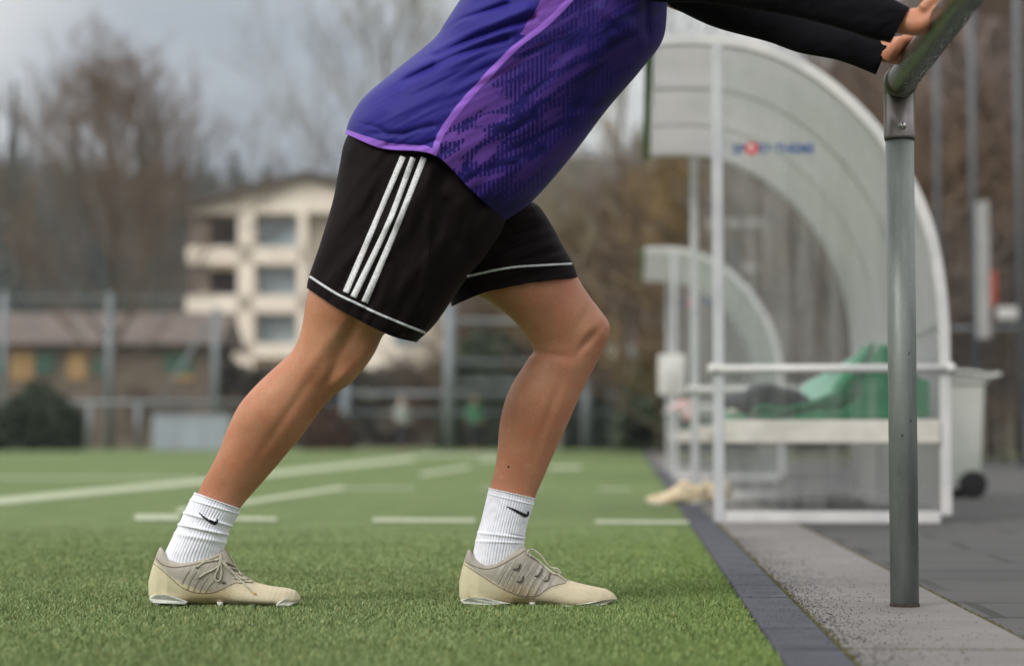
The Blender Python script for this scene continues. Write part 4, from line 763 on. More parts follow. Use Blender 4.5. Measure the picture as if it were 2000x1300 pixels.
cxr, czr = q1(1470, 285); m = MB(); m.prism([(cxr+.026*math.cos(a), czr+.026*math.sin(a)) for a in np.linspace(0, 2*math.pi, 25)[:-1]], lambda p: (p[0], yy-.001, p[1]), lambda p: (p[0], yy+.001, p[1])); m.build('red_ball_sign', M_RED, DG)
m = MB(); m.prism([(cxr+x, czr+z) for x, z in ((-.012, .014), (.004, .016), (.002, .004), (.012, .004), (-.006, -.018), (-.002, -.002), (-.012, -.002))], lambda p: (p[0], yy-.0025, p[1]), lambda p: (p[0], yy-.0012, p[1])); m.build('white_flash', M_ALU, DG)
DG2 = copy_tree(DG); DG2.location = (B0.x, B0.y+8.55, 0); DG2['label'] = 'farther, smaller-looking curved players shelter standing behind the nearer one'
# bag on the seat
M_BAG = pm('black_bag_cloth', (.016, .016, .024), (.03, .03, .042), 14, .75, bump=.6, bscale=30, bd=.02)
m = MB(); bx_, bz_ = q1(1510, 783); yb = yN_+.36
for dx_, dy_, dz_, r in ((-.08, 0, 0, (.10, .15, .05)), (.04, .02, .012, (.13, .17, .055)), (.12, -.03, .0, (.06, .10, .04)), (-.01, -.05, .03, (.09, .09, .05)), (.0, .1, .02, (.1, .1, .05))): m.ball((bx_+dx_, yb+dy_, bz_+dz_), r, 18, 12)
EB = empty('sports_bag', (bx_, yb, bz_-.05), label='black sports bag lying on the front green seat of the nearer shelter', cat='bag')
remesh('bag_body', [(m.V, m.F)], .008, 4, M_BAG, EB)
m = MB().tube([(bx_-.10, yb-.12, bz_+.02), (bx_-.05, yb-.16, bz_+.045), (bx_+.02, yb-.17, bz_+.05), (bx_+.09, yb-.14, bz_+.02)], .008, 8); m.build('strap', M_BAG, EB, True)
m = MB(); bx2, bz2 = q1(1445, 800); m.ball((bx2, yb-.05, bz2), (.035, .05, .018), 12, 8); m.ball((bx2+.07, yb-.07, bz2+.004), (.03, .04, .016), 12, 8); tag(remesh('cloth_heap', [(m.V, m.F)], .005, 3, pm('bib_cloth', lin((190, 190, 178)), lin((120, 150, 130)), 30, .9), None), 'crumpled pale cloth beside the black bag', 'cloth')
# boots left on the kerb by the shelter: copies of the worn ones, turned and set down
def boot(label, loc, rz, src):
    root = empty('football_boot', loc, rz, label=label, cat='shoe', group='pair of boots left beside the shelter')
    me = src.data.copy(); o = bpy.data.objects.new('upper', me); COL.objects.link(o); n = len(me.vertices); co = np.zeros(n*3); me.vertices.foreach_get('co', co); co = co.reshape(-1, 3)
    ax = (RT*[1, 1, 0]); ax /= np.linalg.norm(ax); c = co.mean(0); c[2] = co[:, 2].min(); q = co-c; M_ = np.stack([q @ ax, q @ np.array([-ax[1], ax[0], 0]), q[:, 2]], 1); me.vertices.foreach_set('co', M_.ravel()); me.update(); o.parent = root
    me.materials.clear(); me.materials.append(M_BOOT)
    for ch in [x for x in bpy.data.objects if x.parent == src and x.name.startswith('sole')]:
        m2 = ch.data.copy(); n = len(m2.vertices); co = np.zeros(n*3); m2.vertices.foreach_get('co', co); co = co.reshape(-1, 3); q = co-c; M_ = np.stack([q @ ax, q @ np.array([-ax[1], ax[0], 0]), q[:, 2]], 1); m2.vertices.foreach_set('co', M_.ravel()); m2.update(); p = bpy.data.objects.new('sole', m2); COL.objects.link(p); p.parent = root
    return root
M_BOOT = pm('tan_boot_knit', lin((216, 200, 172)), lin((190, 170, 138)), 22, .8, bump=.3, bscale=400, bd=.001)
bq = G(1330, 983, .012); boot('tan boot on the kerb with its toe over the turf', (bq.x-.02, bq.y, .014), math.radians(176), SR)
bq = G(1368, 982, .012); boot('tan boot lying close behind the first, against the shelter post', (bq.x+.02, bq.y+.13, .014), math.radians(168), SL)
# wheelie bin
bb = G(1888, 972); db = (bb-Vector(C0)).dot(Vector(FW)); sc = FPX/db; print('bin', bb, db)
WB = empty('wheelie_bin', (bb.x, bb.y, 0), label='pale grey wheelie bin with a black wheel right of the shelter', cat='bin')
M_BIN = pm('pale_bin_plastic', lin((214, 216, 208)), lin((198, 202, 192)), 5, .55, bump=.1)
H_ = (972-728)/sc; wt, wb_ = 84/sc/2, 66/sc/2; m = MB(); V = []
for z, hx_, hy in ((.045, wb_, .20), (H_-.06, wt, .25), (H_-.058, wt+.02, .27), (H_-.02, wt+.02, .27)): V += [(bb.x+s_*hx_-.02, bb.y+.2+e_*hy, z) for s_, e_ in ((-1, -1), (1, -1), (1, 1), (-1, 1))]
m.add(V, [(i*4+k, i*4+(k+1) % 4, (i+1)*4+(k+1) % 4, (i+1)*4+k) for i in range(3) for k in range(4)]+[(3, 2, 1, 0)]); bevel(m.build('bin_body', M_BIN, WB), .012, 3)
m = MB(); n = 9; V = []
for i in range(n):
    a = i/(n-1)*2-1; z = H_-.02+.035*(1-a*a)
    V += [(bb.x-.02+a*(wt+.04), bb.y+.2-.29, z), (bb.x-.02+a*(wt+.04), bb.y+.2+.29, z)]
m.add(V, [(2*i, 2*i+2, 2*i+3, 2*i+1) for i in range(n-1)]); o = m.build('lid', M_BIN, WB, True); solid(o, .02, -1)
m = MB().tube([(bb.x+wt-.01, bb.y-.05, H_-.02), (bb.x+wt+.06, bb.y-.05, H_-.01), (bb.x+wt+.06, bb.y+.45, H_-.01), (bb.x+wt-.01, bb.y+.45, H_-.02)], .013, 10); m.build('handle', M_BIN, WB, True)
M_TYRE = pm('black_tyre', (.015, .015, .017), (.03, .03, .03), 30, .8)
for yo in (-.07, .45):
    r = 27/sc; cx_ = U(1898, 945, db).x; m = MB().tube([(cx_, bb.y+yo, r), (cx_, bb.y+yo+.05, r)], r, 28); o = bevel(m.build('wheel', M_TYRE, WB), .01, 2); m = MB().tube([(cx_, bb.y+yo-.004, r), (cx_, bb.y+yo, r)], r*.28, 16); m.build('hub', M_TYRE, o)
# ------------------------------------------------------------------ hills and far wood
HT = np.array([(-1500, 470, 330), (0, 425, 420), (300, 445, 420), (600, 465, 420), (900, 450, 380), (1200, 420, 300), (1600, 330, 210), (2000, 230, 150), (2600, 190, 140), (3600, 190, 140)], float)
def az_px(x, y):      # photograph column of a ground position
    c, s = math.cos(YAW), math.sin(YAW); fx = x*c+y*s; fy = -x*s+y*c; return 1000+FPX*fx/max(fy, 1e-3), math.hypot(x, y)
def hill_z(x, y):
    px, r = az_px(x, y); px = min(max(px, -1500), 3600); ty, rt = np.interp(px, HT[:, 0], HT[:, 1]), np.interp(px, HT[:, 0], HT[:, 2]); zt_ = (860-ty)/FPX*rt; r0 = rt*.42
    k = (r-r0)/(rt-r0)
    if k <= 0: return -.03
    return (zt_*(k*k*(3-2*k)) if k < 1 else zt_+(r-rt)*.03) + (fbm(x/40, y/40, 2)-.5)*3*min(k, 1)
V = []; na, nr_ = 170, 40
for j in range(nr_):
    r = 60*(900/60)**(j/(nr_-1))
    for i in range(na):
        a = math.radians(-84+168*i/(na-1)); x, y = r*math.sin(a), r*math.cos(a); V.append((x, y, hill_z(x, y)-.25))
M_HILL = pm('leaf_litter_slope', lin((112, 100, 84)), lin((84, 84, 66)), .05, .95, lo=.4, hi=.6)
mesh_obj('hillside', V, [(j*na+i, j*na+i+1, (j+1)*na+i+1, (j+1)*na+i) for j in range(nr_-1) for i in range(na-1)], M_HILL, None, True, kind='structure')
M_NEEDLE = pm('conifer_needles', (.030, .045, .032), (.050, .062, .040), .6, .9); M_BARK = pm('grey_bark', lin((86, 76, 64)), lin((64, 55, 46)), 3, .95, bump=.5, stretch=(1, 1, .2))
M_TWIG = pm('brown_twigs', lin((118, 98, 80)), lin((96, 82, 76)), .5, .95); M_TWIG2 = pm('pale_twigs', lin((140, 134, 116)), lin((118, 112, 98)), .5, .95); M_TWIG3 = pm('ochre_twigs', lin((126, 104, 66)), lin((104, 86, 58)), .5, .95); M_TWIG4 = pm('grey_brown_twigs', lin((124, 110, 104)), lin((100, 88, 84)), .5, .95)
def conifer_data(seed, n=14, lv=9):
    rd = random.Random(seed); V = []; F = []
    for i in range(n):
        k = i/(n-1); z = .10+.88*k; R_ = .17*(1-k)**.85+.012
        for q in range(lv):
            a = 6.283*q/lv+rd.random()*.7+i; R2 = R_*rd.uniform(.65, 1.2); w_ = .05*(1-k)+.015; b = len(V)
            ca, sa = math.cos(a), math.sin(a); V += [(0, 0, z+.05*(1-k*.6)), (ca*R2*.6-sa*w_, sa*R2*.6+ca*w_, z), (ca*R2, sa*R2, z-.035*(1-k*.5)), (ca*R2*.6+sa*w_, sa*R2*.6-ca*w_, z), (ca*R2*.5, sa*R2*.5, z-.04)]
            F += [(b, b+1, b+2), (b, b+2, b+3), (b+1, b+4, b+2), (b+4, b+3, b+2)]
    return V, F
fV, fF, bV, bF = [], [], [], []
protoC = [conifer_data(s, 9, 6) for s in range(4)]
def bare_tuft(seed, n=70):
    rd = random.Random(seed); V = []; F = []
    for i in range(n):
        a = rd.random()*6.283; e = rd.uniform(.15, 1.45); L_ = rd.uniform(.55, 1.); r0 = rd.uniform(0, .12); c_, s_ = math.cos(a), math.sin(a)
        p0 = (c_*r0, s_*r0, .3+rd.random()*.25); p1 = (c_*(r0+.36*L_*math.cos(e)), s_*(r0+.36*L_*math.cos(e)), p0[2]+.5*L_*math.sin(e)); w_ = .012; b = len(V)
        V += [(p0[0]-s_*w_, p0[1]+c_*w_, p0[2]), (p0[0]+s_*w_, p0[1]-c_*w_, p0[2]), p1, (p0[0], p0[1], p0[2]+w_*2)]; F += [(b, b+1, b+2), (b, b+3, b+2), (b+1, b+3, b+2)]
    b = len(V); V += [(.02, 0, 0), (-.012, .017, 0), (-.012, -.017, 0), (0, 0, .6)]; F += [(b, b+1, b+3), (b+1, b+2, b+3), (b+2, b, b+3)]
    return V, F
protoB = [bare_tuft(s) for s in range(5)]
for i in range(7400):
    px = random.uniform(-500, 2500) if i < 5200 else (random.uniform(-5000, -500) if i % 2 else random.uniform(2500, 7500)); rt = np.interp(px, HT[:, 0], HT[:, 2]); r = rt*random.uniform(.5, 1.06 if i < 5200 else 1.0); a = math.atan((px-1000)/FPX)-YAW; x, y = r*math.sin(a), r*math.cos(a); z = hill_z(x, y)-.3
    con = random.random() < (np.interp(px, [0, 350, 700, 1000, 1400], [.92, .9, .7, .35, .15])); h = random.uniform(9, 14)*np.interp(rt, [140, 420], [.75, 1.0]); P_ = random.choice(protoC if con else protoB); w_ = 1 if con else .95; ro = random.random()*6.28; c_, s_ = math.cos(ro)*h*w_, math.sin(ro)*h*w_
    TV, TF = (fV, fF) if con else (bV, bF); b = len(TV); TV += [(x+v[0]*c_-v[1]*s_, y+v[0]*s_+v[1]*c_, z+v[2]*h) for v in P_[0]]; TF += [tuple(q+b for q in f) for f in P_[1]]
mesh_obj('conifer_wood', fV, fF, M_NEEDLE, None, False, kind='stuff', label='dark evergreen wood covering the distant hillside', cat='wood')
mesh_obj('bare_wood', bV, bF, M_TWIG4, None, False, kind='stuff', label='leafless brown wood covering the distant hillside', cat='wood')
# ------------------------------------------------------------------ single trees
CV, CF = conifer_data(11, 26, 11)
def conifer(px, ty, r, label):
    a = math.atan((px-1000)/FPX)-YAW; x, y = r*math.sin(a), r*math.cos(a); z = hill_z(x, y)-.3; H_ = CH+(860-ty)/FPX*r*1.0-z; root = empty('spruce_tree', (x, y, z), label=label, cat='tree', group='spruces on the hillside')
    s_ = max(.5, min(1., 16/H_)); o = mesh_obj('crown', [(v[0]*H_*s_*.8, v[1]*H_*s_*.8, v[2]*H_) for v in CV], CF, M_NEEDLE, None, False); o.parent = root
    m = MB().tube([(0, 0, 0), (0, 0, H_*.96)], [H_*.014, .03], 7); o = m.build('trunk', M_BARK, None, True); o.parent = root
for px, ty, r, lb in ((20, 172, 230, 'tall dark spruce at the left edge of the picture'), (142, 224, 300, 'dark spruce seen through the left of the big bare tree'), (272, 206, 290, 'tallest dark spruce just right of the big bare tree crown'), (299, 218, 290, 'dark spruce touching the tallest one on its right side'),
                  (392, 272, 330, 'spruce standing above the left eaves of the cream building'), (457, 290, 340, 'spruce in the middle above the building roof slope'), (519, 310, 340, 'smallest spruce nearest the roof ridge of the cream building'), (345, 300, 300, 'broad dark spruce left of the cream building')):
    conifer(px, ty, r, lb)
def bare_tree(name, H_, spread, seed, nl=(15, 7, 6, 4), up=.75, tmat=None, cmat=None, trunk_k=.3, rad=.016, tw=.016):
    rd = random.Random(seed); tr = MB(); cV, cF = [], []
    def seg(P, R_, n):
        V, F = cV, cF; b0 = len(V); ref = None
        for i, p in enumerate(P):
            tdir = (P[min(i+1, len(P)-1)]-P[max(i-1, 0)]).normalized(); ref = tdir.orthogonal().normalized() if ref is None else (ref-tdir*ref.dot(tdir)).normalized(); bb_ = tdir.cross(ref)
            for k in range(n): a = 6.283*k/n; V.append(tuple(p+(ref*math.cos(a)+bb_*math.sin(a))*R_[i]))
        for i in range(len(P)-1):
            for k in range(n): F.append((b0+i*n+k, b0+i*n+(k+1) % n, b0+(i+1)*n+(k+1) % n, b0+(i+1)*n+k))
    def grow(p, d, L_, r, lv):
        n = 4 if lv < 2 else 2; P = [p]; q = d.copy()
        for i in range(n): q = (q+Vector((rd.gauss(0, .12), rd.gauss(0, .12), .10*up+rd.gauss(0, .08)))).normalized(); P.append(P[-1]+q*L_/n)
        seg(P, [max(tw*.45, r*(1-.75*i/n)) for i in range(n+1)], 5 if lv == 0 else 3)
        if lv < len(nl)-1:
            for k in range(nl[lv+1]):
                f = rd.uniform(.25, 1); i = min(int(f*n), n-1); b = P[i].lerp(P[i+1], f*n-i); sd_ = Vector((rd.gauss(0, 1), rd.gauss(0, 1), rd.gauss(0, .6))).normalized(); dd = (q*1.0+sd_*.75+Vector((0, 0, .25*up))).normalized(); grow(b, dd, L_*rd.uniform(.38, .62), max(tw, r*.42), lv+1)
    T = [Vector((0, 0, -.2))]; 
    for i in range(9): T.append(Vector((rd.gauss(0, .05)*i*.25, rd.gauss(0, .05)*i*.25, H_*(i+1)/10)))
    tr.tube(T, [H_*rad*(1-.085*i) for i in range(10)], 9)
    for k in range(nl[0]):
        f = trunk_k+(1-trunk_k)*(k/nl[0])**1.1*.93; z = H_*f*.93; i = min(int(z/(H_/10)), 8); b = T[i].lerp(T[i+1], .5); b = Vector((b.x, b.y, z)); a = k*2.4+rd.random(); el = .55+.75*(f-trunk_k)/(1-trunk_k)*up+rd.uniform(-.1, .15)
        L_ = spread*H_*(1.05-.75*((f-trunk_k)/(1-trunk_k))**1.4)*rd.uniform(.85, 1.15); grow(b, Vector((math.cos(a)*math.cos(el), math.sin(a)*math.cos(el), math.sin(el))), L_, H_*rad*.42*(1.1-f*.6), 0)
    root = empty(name, (0, 0, 0)); o = tr.build('trunk', tmat, None, True); o.parent = root; o = mesh_obj('crown', cV, cF, cmat, None, False); o.parent = root; return root
def put(root, px, d, sc=1, rz=0, first=False, z=None, mat=None, **k):
    o = root if first else copy_tree(root); p = Gd(px, d); o.location = (p.x, p.y, hill_z(p.x, p.y) if z is None else z); o.scale = (sc,)*3; o.rotation_euler = (0, 0, rz); tag(o, k.get('label'), k.get('cat', 'tree'), k.get('group'))
    if mat:
        for ch in o.children if False else [x for x in bpy.data.objects if x.parent == o and x.name.startswith('crown')]:
            ch.data = ch.data.copy(); ch.data.materials.clear(); ch.data.materials.append(mat)
    return o
TA = bare_tree('bare_tree', 14.2, .47, 3, (28, 8, 6, 5), .95, M_BARK, M_TWIG, .22, .013, .012)
put(TA, 214, 76, 1, .4, True, z=0, label='big leafless tree with a wide crown of upright twigs behind the left fence')
TB = bare_tree('bare_tree', 21, .40, 9, (19, 7, 5, 4), .95, M_BARK, M_TWIG2, .3, .009, .010)
put(TB, 750, 150, 1.7, 1.4, True, z=0, label='tall airy leafless tree rising behind the player and the cream building', group='tall airy leafless trees')
put(TB, 1215, 66, .80, 2.6, z=0, label='pale leafless tree between the player and the nearer shelter', group='tall airy leafless trees')
put(TB, 1075, 84, .60, 3.7, z=0, label='smaller pale leafless tree just right of the player under the chest', group='tall airy leafless trees')
GR = 'leafless trees on the wooded bank right of the shelters'
for i, (px, d, s_, mt, lb) in enumerate(((1345, 62, .62, M_TWIG, 'leafless tree seen through the left half of the shelter panel'), (1470, 58, .60, M_TWIG3, 'ochre leafless tree seen through the middle of the shelter'), (1590, 66, .72, M_TWIG4, 'grey leafless tree seen through the right half of the shelter'),
        (1862, 46, .72, M_TWIG4, 'leafless tree close to the right side of the metal post'), (1935, 40, .66, M_TWIG, 'leafless brown tree behind the narrow white banner'), (1990, 52, .86, M_TWIG3, 'ochre leafless tree at the right edge of the picture'), (1800, 60, .80, M_TWIG, 'leafless tree hidden mostly behind the curved shelter back'), (2070, 44, .8, M_TWIG4, 'leafless tree leaning in past the right edge'))):
    put(TA, px, d, s_, i*1.3+.2, z=0, mat=mt, label=lb, group=GR)
SHB = bare_tree('bare_shrub', 3.2, .62, 21, (22, 7, 6, 3), .5, M_BARK, M_TWIG3, .04, .010, .012)
GS = 'leafless shrubs behind the fence'
shr = [(1120, 74, 2.4, M_TWIG3, 'large ochre leafless thicket right of the front knee'), (1205, 74, 2.6, M_TWIG3, 'large ochre leafless thicket left of the shelters'), (1010, 74, 1.9, M_TWIG, 'brown leafless thicket behind the front thigh'), (930, 80, 1.6, M_TWIG, 'brown leafless shrub between the two legs'), (60, 72, .5, M_TWIG, 'low brown shrub in front of the yellow house, far left'), (150, 74, .45, M_TWIG4, 'low grey brown shrub left of the big bare tree trunk'),
       (270, 72, .6, M_TWIG, 'low brown shrub right of the big bare tree trunk'), (350, 75, .5, M_TWIG4, 'low grey brown shrub above the grey container'), (450, 80, .6, M_TWIG, 'low brown shrub at the foot of the cream building'), (560, 80, .6, M_TWIG4, 'low grey brown shrub below the cream building windows'), (820, 80, .7, M_TWIG, 'low brown shrub beside the thick fence post'),
       (1290, 50, 1.8, M_TWIG, 'brown leafless thicket behind the white bag'), (1400, 46, 2.0, M_TWIG3, 'ochre thicket seen low through the shelter'), (1530, 44, 2.0, M_TWIG4, 'grey brown thicket behind the green seats'), (1700, 40, 2.2, M_TWIG, 'brown thicket behind the shelter back'), (1860, 34, 1.7, M_TWIG4, 'grey brown thicket behind the wheelie bin'), (1960, 32, 1.7, M_TWIG, 'brown thicket at the lower right edge'), (2050, 36, 2.2, M_TWIG4, 'brown thicket beyond the right edge'), (1780, 30, 1.5, M_TWIG, 'brown thicket right behind the grey post')]
for i, (px, d, s_, mt, lb) in enumerate(shr): put(SHB, px, d, s_, i*.9, first=(i == 0), z=0, mat=mt, cat='shrub', label=lb, group=GS)
def leafy(name, px, d, hw, h, mat, label, seed, shape='dome', n=2600):
    rd = random.Random(seed); V, F = [], []; 
    for i in range(n):
        while True:
            x, y, z = rd.uniform(-1, 1), rd.uniform(-1, 1), rd.random()
            lim = 1 if shape == 'box' else (1-.85*max(0, z-.55)/.45 if shape == 'house' else math.sqrt(max(0, 1-(z*1.0)**2.2)))
            if max(abs(x), abs(y)) < lim*1.0 if shape != 'dome' else x*x+y*y < lim*lim+.02: break
        if rd.random() < .6: k = 1/max(abs(x)/lim, abs(y)/lim, .3) if lim > .05 else 1; x *= min(k, 3)*rd.uniform(.85, 1.05); y *= min(k, 3)*rd.uniform(.85, 1.05)
        c = Vector((x*hw, y*hw*.7, z*h)); s_ = rd.uniform(.06, .14)*max(hw, h)*.5; a = Vector((rd.gauss(0, 1), rd.gauss(0, 1), rd.gauss(0, 1))).normalized(); b = a.orthogonal().normalized()*s_; e = a.cross(b); k = len(V); V += [tuple(c+b), tuple(c+e), tuple(c-b), tuple(c-e)]; F.append((k, k+1, k+2, k+3))
    p = Gd(px, d); root = empty(name, tuple(p), label=label, cat='shrub'); o = mesh_obj('foliage', V, F, mat, None, False); o.parent = root; m = MB().tube([(0, 0, -.1), (0, 0, h*.7)], [.08, .03], 7); o = m.build('stem', M_BARK, None, True); o.parent = root
M_YEW = pm('dark_hedge_leaves', (.022, .034, .018), (.036, .050, .024), 2, .8); M_BEECH = pm('brown_hedge_leaves', lin((92, 66, 54)), lin((72, 52, 44)), 3, .9); M_MIX = pm('dark_mixed_leaves', (.045, .045, .03), (.085, .07, .055), .7, .9); M_IVY = pm('ivy_leaves', (.035, .05, .025), (.055, .07, .035), 2, .8)
leafy('evergreen_shrub', 75, 62, 1.15, 2.2, M_YEW, 'clipped dark evergreen shrub with a pointed top left of the bare tree', 1, 'house', 3500)
leafy('beech_shrub', 640, 66, .8, 1.5, M_BEECH, 'low reddish brown leafy shrub behind the rear knee', 2, 'dome', 1500)
leafy('ivy_thicket', 955, 70, 1.6, 4.2, M_IVY, 'dark green ivy covered thicket between the legs', 3, 'dome', 3500)
leafy('hedge', 640, 108, 8.2, 4.1, M_MIX, 'long dark hedge hiding the foot of the cream apartment house', 8, 'box', 6000)
leafy('dark_bush', 1190, 72, 1.5, 4.4, M_YEW, 'dark green bush left of the second shelter', 4, 'dome', 3500)
leafy('dark_bush', 1420, 60, 3.2, 4.0, M_IVY, 'dark green bank of ivy seen through the shelter end', 6, 'dome', 4000)
# ------------------------------------------------------------------ cream apartment house
D_A = 122.; S_ = FPX/D_A
pa = Gd(365, D_A); AP = empty('apartment_house', tuple(pa), label='cream four storey apartment house with balconies and a shallow brown roof', cat='building')
rot = Matrix.Translation((pa.x, pa.y, 0)) @ Matrix.Rotation(YAW, 4, 'Z')      # local x runs along the facade, y away from the camera
def X_(px): return (px-365)/S_
def Z_(py): return CH+(860-py)/S_
M_CREAM = pm('cream_render', lin((244, 232, 216)), lin((234, 220, 204)), .4, .9); M_ROOF = pm('brown_roof', lin((104, 92, 84)), lin((84, 76, 72)), 2, .85); M_PANE = pm('blue_window_glass', lin((158, 172, 180)), lin((122, 140, 150)), .6, .15); M_DARK = pm('dark_loggia', lin((62, 54, 54)), lin((44, 40, 42)), .6, .9); M_LAT = pm('wood_lattice', lin((132, 116, 104)), lin((100, 88, 80)), 1.5, .9)
def bx(name, x0, x1, y0, y1, z0, z1, mat, parent=None): m = MB().box(x0, x1, y0, y1, z0, z1, rot); return m.build(name, mat, parent or AP)
ze = Z_(405); xr = X_(862)
m = MB(); gab = [(X_(468), 0), (xr, 0), (xr, ze+.2), (X_(600), Z_(352)), (X_(468), Z_(384))]
m.prism(gab, lambda p: rot @ Vector((p[0], 0, p[1])), lambda p: rot @ Vector((p[0], 14, p[1]))); m.build('wall', M_CREAM, AP)
m = MB(); roof = [(X_(362), Z_(412)), (X_(600), Z_(348)), (xr+.6, Z_(412)), (xr+.6, Z_(404)), (X_(600), Z_(338)), (X_(360), Z_(404))]
m.prism(roof, lambda p: rot @ Vector((p[0], -2.2, p[1])), lambda p: rot @ Vector((p[0], 15, p[1]))); m.build('roof', M_ROOF, AP)
m = MB(); fas = [(X_(368), Z_(414)), (X_(600), Z_(352)), (X_(700), Z_(378)), (X_(700), Z_(418)), (X_(368), Z_(420))]
m.prism(fas, lambda p: rot @ Vector((p[0], -1.4, p[1])), lambda p: rot @ Vector((p[0], -1.1, p[1]))); m.build('gable_fascia', M_CREAM, AP)
bx('loggia_back', X_(380), X_(467), 3., 3.3, 0, Z_(412), M_DARK)
bx('corner_post', X_(374), X_(386), -1.3, -.9, 0, Z_(414), M_LAT)
for ty_, by_ in ((484, 518), (578, 612), (672, 700)):
    bx('balcony_slab', X_(368), X_(600), -1.5, 3., Z_(by_), Z_(ty_), M_CREAM)
for z0_, z1_ in ((484, 424), (578, 518), (672, 612)):
    bx('lattice_screen', X_(386), X_(412), -1.2, -1.1, Z_(z0_), Z_(z1_), M_LAT); bx('dark_door', X_(418), X_(465), 2.7, 2.95, Z_(z0_), Z_(z1_+6), pm('dark_door_glass', lin((58, 54, 58)), lin((40, 38, 42)), .5, .3))
    for a, b in ((505, 580), (670, 720), (770, 820)):
        f = bx('window', X_(a-3), X_(b+3), -.09, .0-.01, Z_(z0_+2), Z_(z1_-2), pm('window_frame', lin((178, 176, 168)), None, 1, .7)); bx('pane', X_(a), X_((a+b)/2-1), -.13, -.09, Z_(z0_), Z_(z1_+1), M_PANE, f); bx('pane', X_((a+b)/2+1), X_(b), -.13, -.09, Z_(z0_), Z_(z1_+1), M_PANE, f)
bx('pillar', X_(468), X_(500), -1.5, -.02, 0, Z_(380), M_CREAM); bx('pillar', X_(584), X_(602), -1.5, -.02, 0, Z_(420), M_CREAM)
# ------------------------------------------------------------------ long low house with ochre walls and green shutters
D_H = 100.; S2 = FPX/D_H; ph = Gd(-120, D_H); LH = empty('low_house', tuple(ph), label='long low house with ochre walls, green shutters and a brown roof behind the left trees', cat='building'); rot2 = Matrix.Translation((ph.x, ph.y, 0)) @ Matrix.Rotation(YAW, 4, 'Z')
def h2(name, a, b, y0, y1, t0, t1, mat, parent=None): m = MB().box((a+120)/S2, (b+120)/S2, y0, y1, CH+(860-t1)/S2 if t1 < 900 else 0, CH+(860-t0)/S2, rot2); return m.build(name, mat, parent or LH)
h2('wall', -120, 410, 0, 8, 668, 999, pm('brown_wood_wall', lin((112, 98, 84)), lin((96, 84, 74)), 1, .9))
M_OCH = pm('ochre_wall', lin((168, 136, 90)), lin((154, 124, 82)), .8, .85); M_SHU = pm('green_shutter', lin((58, 96, 80)), lin((50, 84, 70)), .8, .7)
for a, b in ((-60, -20), (18, 66), (132, 168), (330, 378)): h2('ochre_panel', a, b, -.12, -.01, 682, 742, M_OCH)
for a, b in ((-15, 10), (70, 106), (182, 200), (322, 376)): h2('shutter', a, b, -.16, -.125, 686, 730, M_SHU)
m = MB(); m.prism([(-.8, CH+(860-672)/S2), (4, CH+(860-600)/S2), (9, CH+(860-672)/S2)], lambda p: rot2 @ Vector((-.8, p[0], p[1])), lambda p: rot2 @ Vector((530/S2+.6, p[0], p[1]))); m.build('roof', pm('brown_tiles', lin((112, 98, 90)), lin((92, 82, 78)), 1.2, .9), LH)
# ------------------------------------------------------------------ fence at the end of the pitch
D_F = 70.; S3 = FPX/D_F; M_GALV = pm('galvanised_fence', lin((132, 138, 142)), lin((112, 120, 124)), 1, .6, .3)
def Zf(py, S=S3): return CH+(860-py)/S
def fence(label, posts, rails, D, name='pitch_fence', r=.07, wires=None, mt=None):
    p0 = Gd(posts[0][0], D); root = empty(name, tuple(p0), label=label, cat='fence'); S = FPX/D
    for px, ty, rr in posts: p = Gd(px, D); m = MB().tube([(p.x, p.y, 0), (p.x, p.y, Zf(ty, S))], rr, 12); m.build('post', mt or M_GALV, root, True)
    for a, b, py, rr in rails: pa_, pb_ = Gd(a, D), Gd(b, D); m = MB().tube([(pa_.x, pa_.y, Zf(py, S)), (pb_.x, pb_.y, Zf(py, S))], rr, 10); m.build('rail', M_GALV, root, True)
    if wires:
        a, b, t_, sp = wires; m = MB(); pa_, pb_ = Gd(a, D), Gd(b, D); z = .05; zt_ = Zf(t_, S)
        while z < zt_: m.tube([(pa_.x, pa_.y, z), (pb_.x, pb_.y, z)], .004, 3, False); z += sp
        k = pa_.x
        while k < pb_.x: y = pa_.y+(pb_.y-pa_.y)*(k-pa_.x)/(pb_.x-pa_.x); m.tube([(k, y, 0), (k, y, zt_)], .004, 3, False); k += sp
        m.build('wire_mesh', M_GALV, root)
fence('tall galvanised ball fence with wire mesh behind the left half of the pitch', [(5, 568, .12), (212, 570, .14), (420, 600, .13)], [(5, 420, 784, .05), (5, 420, 580, .03)], D_F, wires=(5, 420, 580, .22))
fence('low galvanised barrier along the far end of the pitch', [(20, 784, .09), (175, 786, .09), (270, 784, .10), (675, 748, .17), (785, 770, .12), (1145, 735, .17), (1040, 768, .10)], [(20, 675, 786, .06), (675, 1240, 768, .07), (675, 1240, 806, .04)], D_F-2, 'low_barrier')
fence('tall galvanised fence frame behind the front leg', [(878, 590, .21), (1237, 578, .19)], [(878, 1330, 626, .075), (878, 1330, 706, .04), (878, 1330, 745, .05)], D_F-4, wires=(878, 1330, 626, .22))
fence('very tall grey ball stop fence standing right of the shelters', [(1837, -420, .035), (1907, -420, .04), (1997, -420, .04), (2090, -420, .04)], [(1837, 2090, 640, .02), (1837, 2090, -400, .03)], 24., wires=(1837, 2090, 400, .14), mt=pm('dull_steel', lin((104, 110, 116)), lin((88, 94, 100)), 1, .7))
m = MB(); p = Gd(300, D_F-3); q = Gd(404, D_F-3); BR = m.tube([(p.x, p.y, Zf(806)), (q.x, q.y, Zf(640))], .06, 8).build('goal_brace', M_GALV, None, True, label='slanting metal stay rising from the grey container towards a fence post', cat='metal stay')
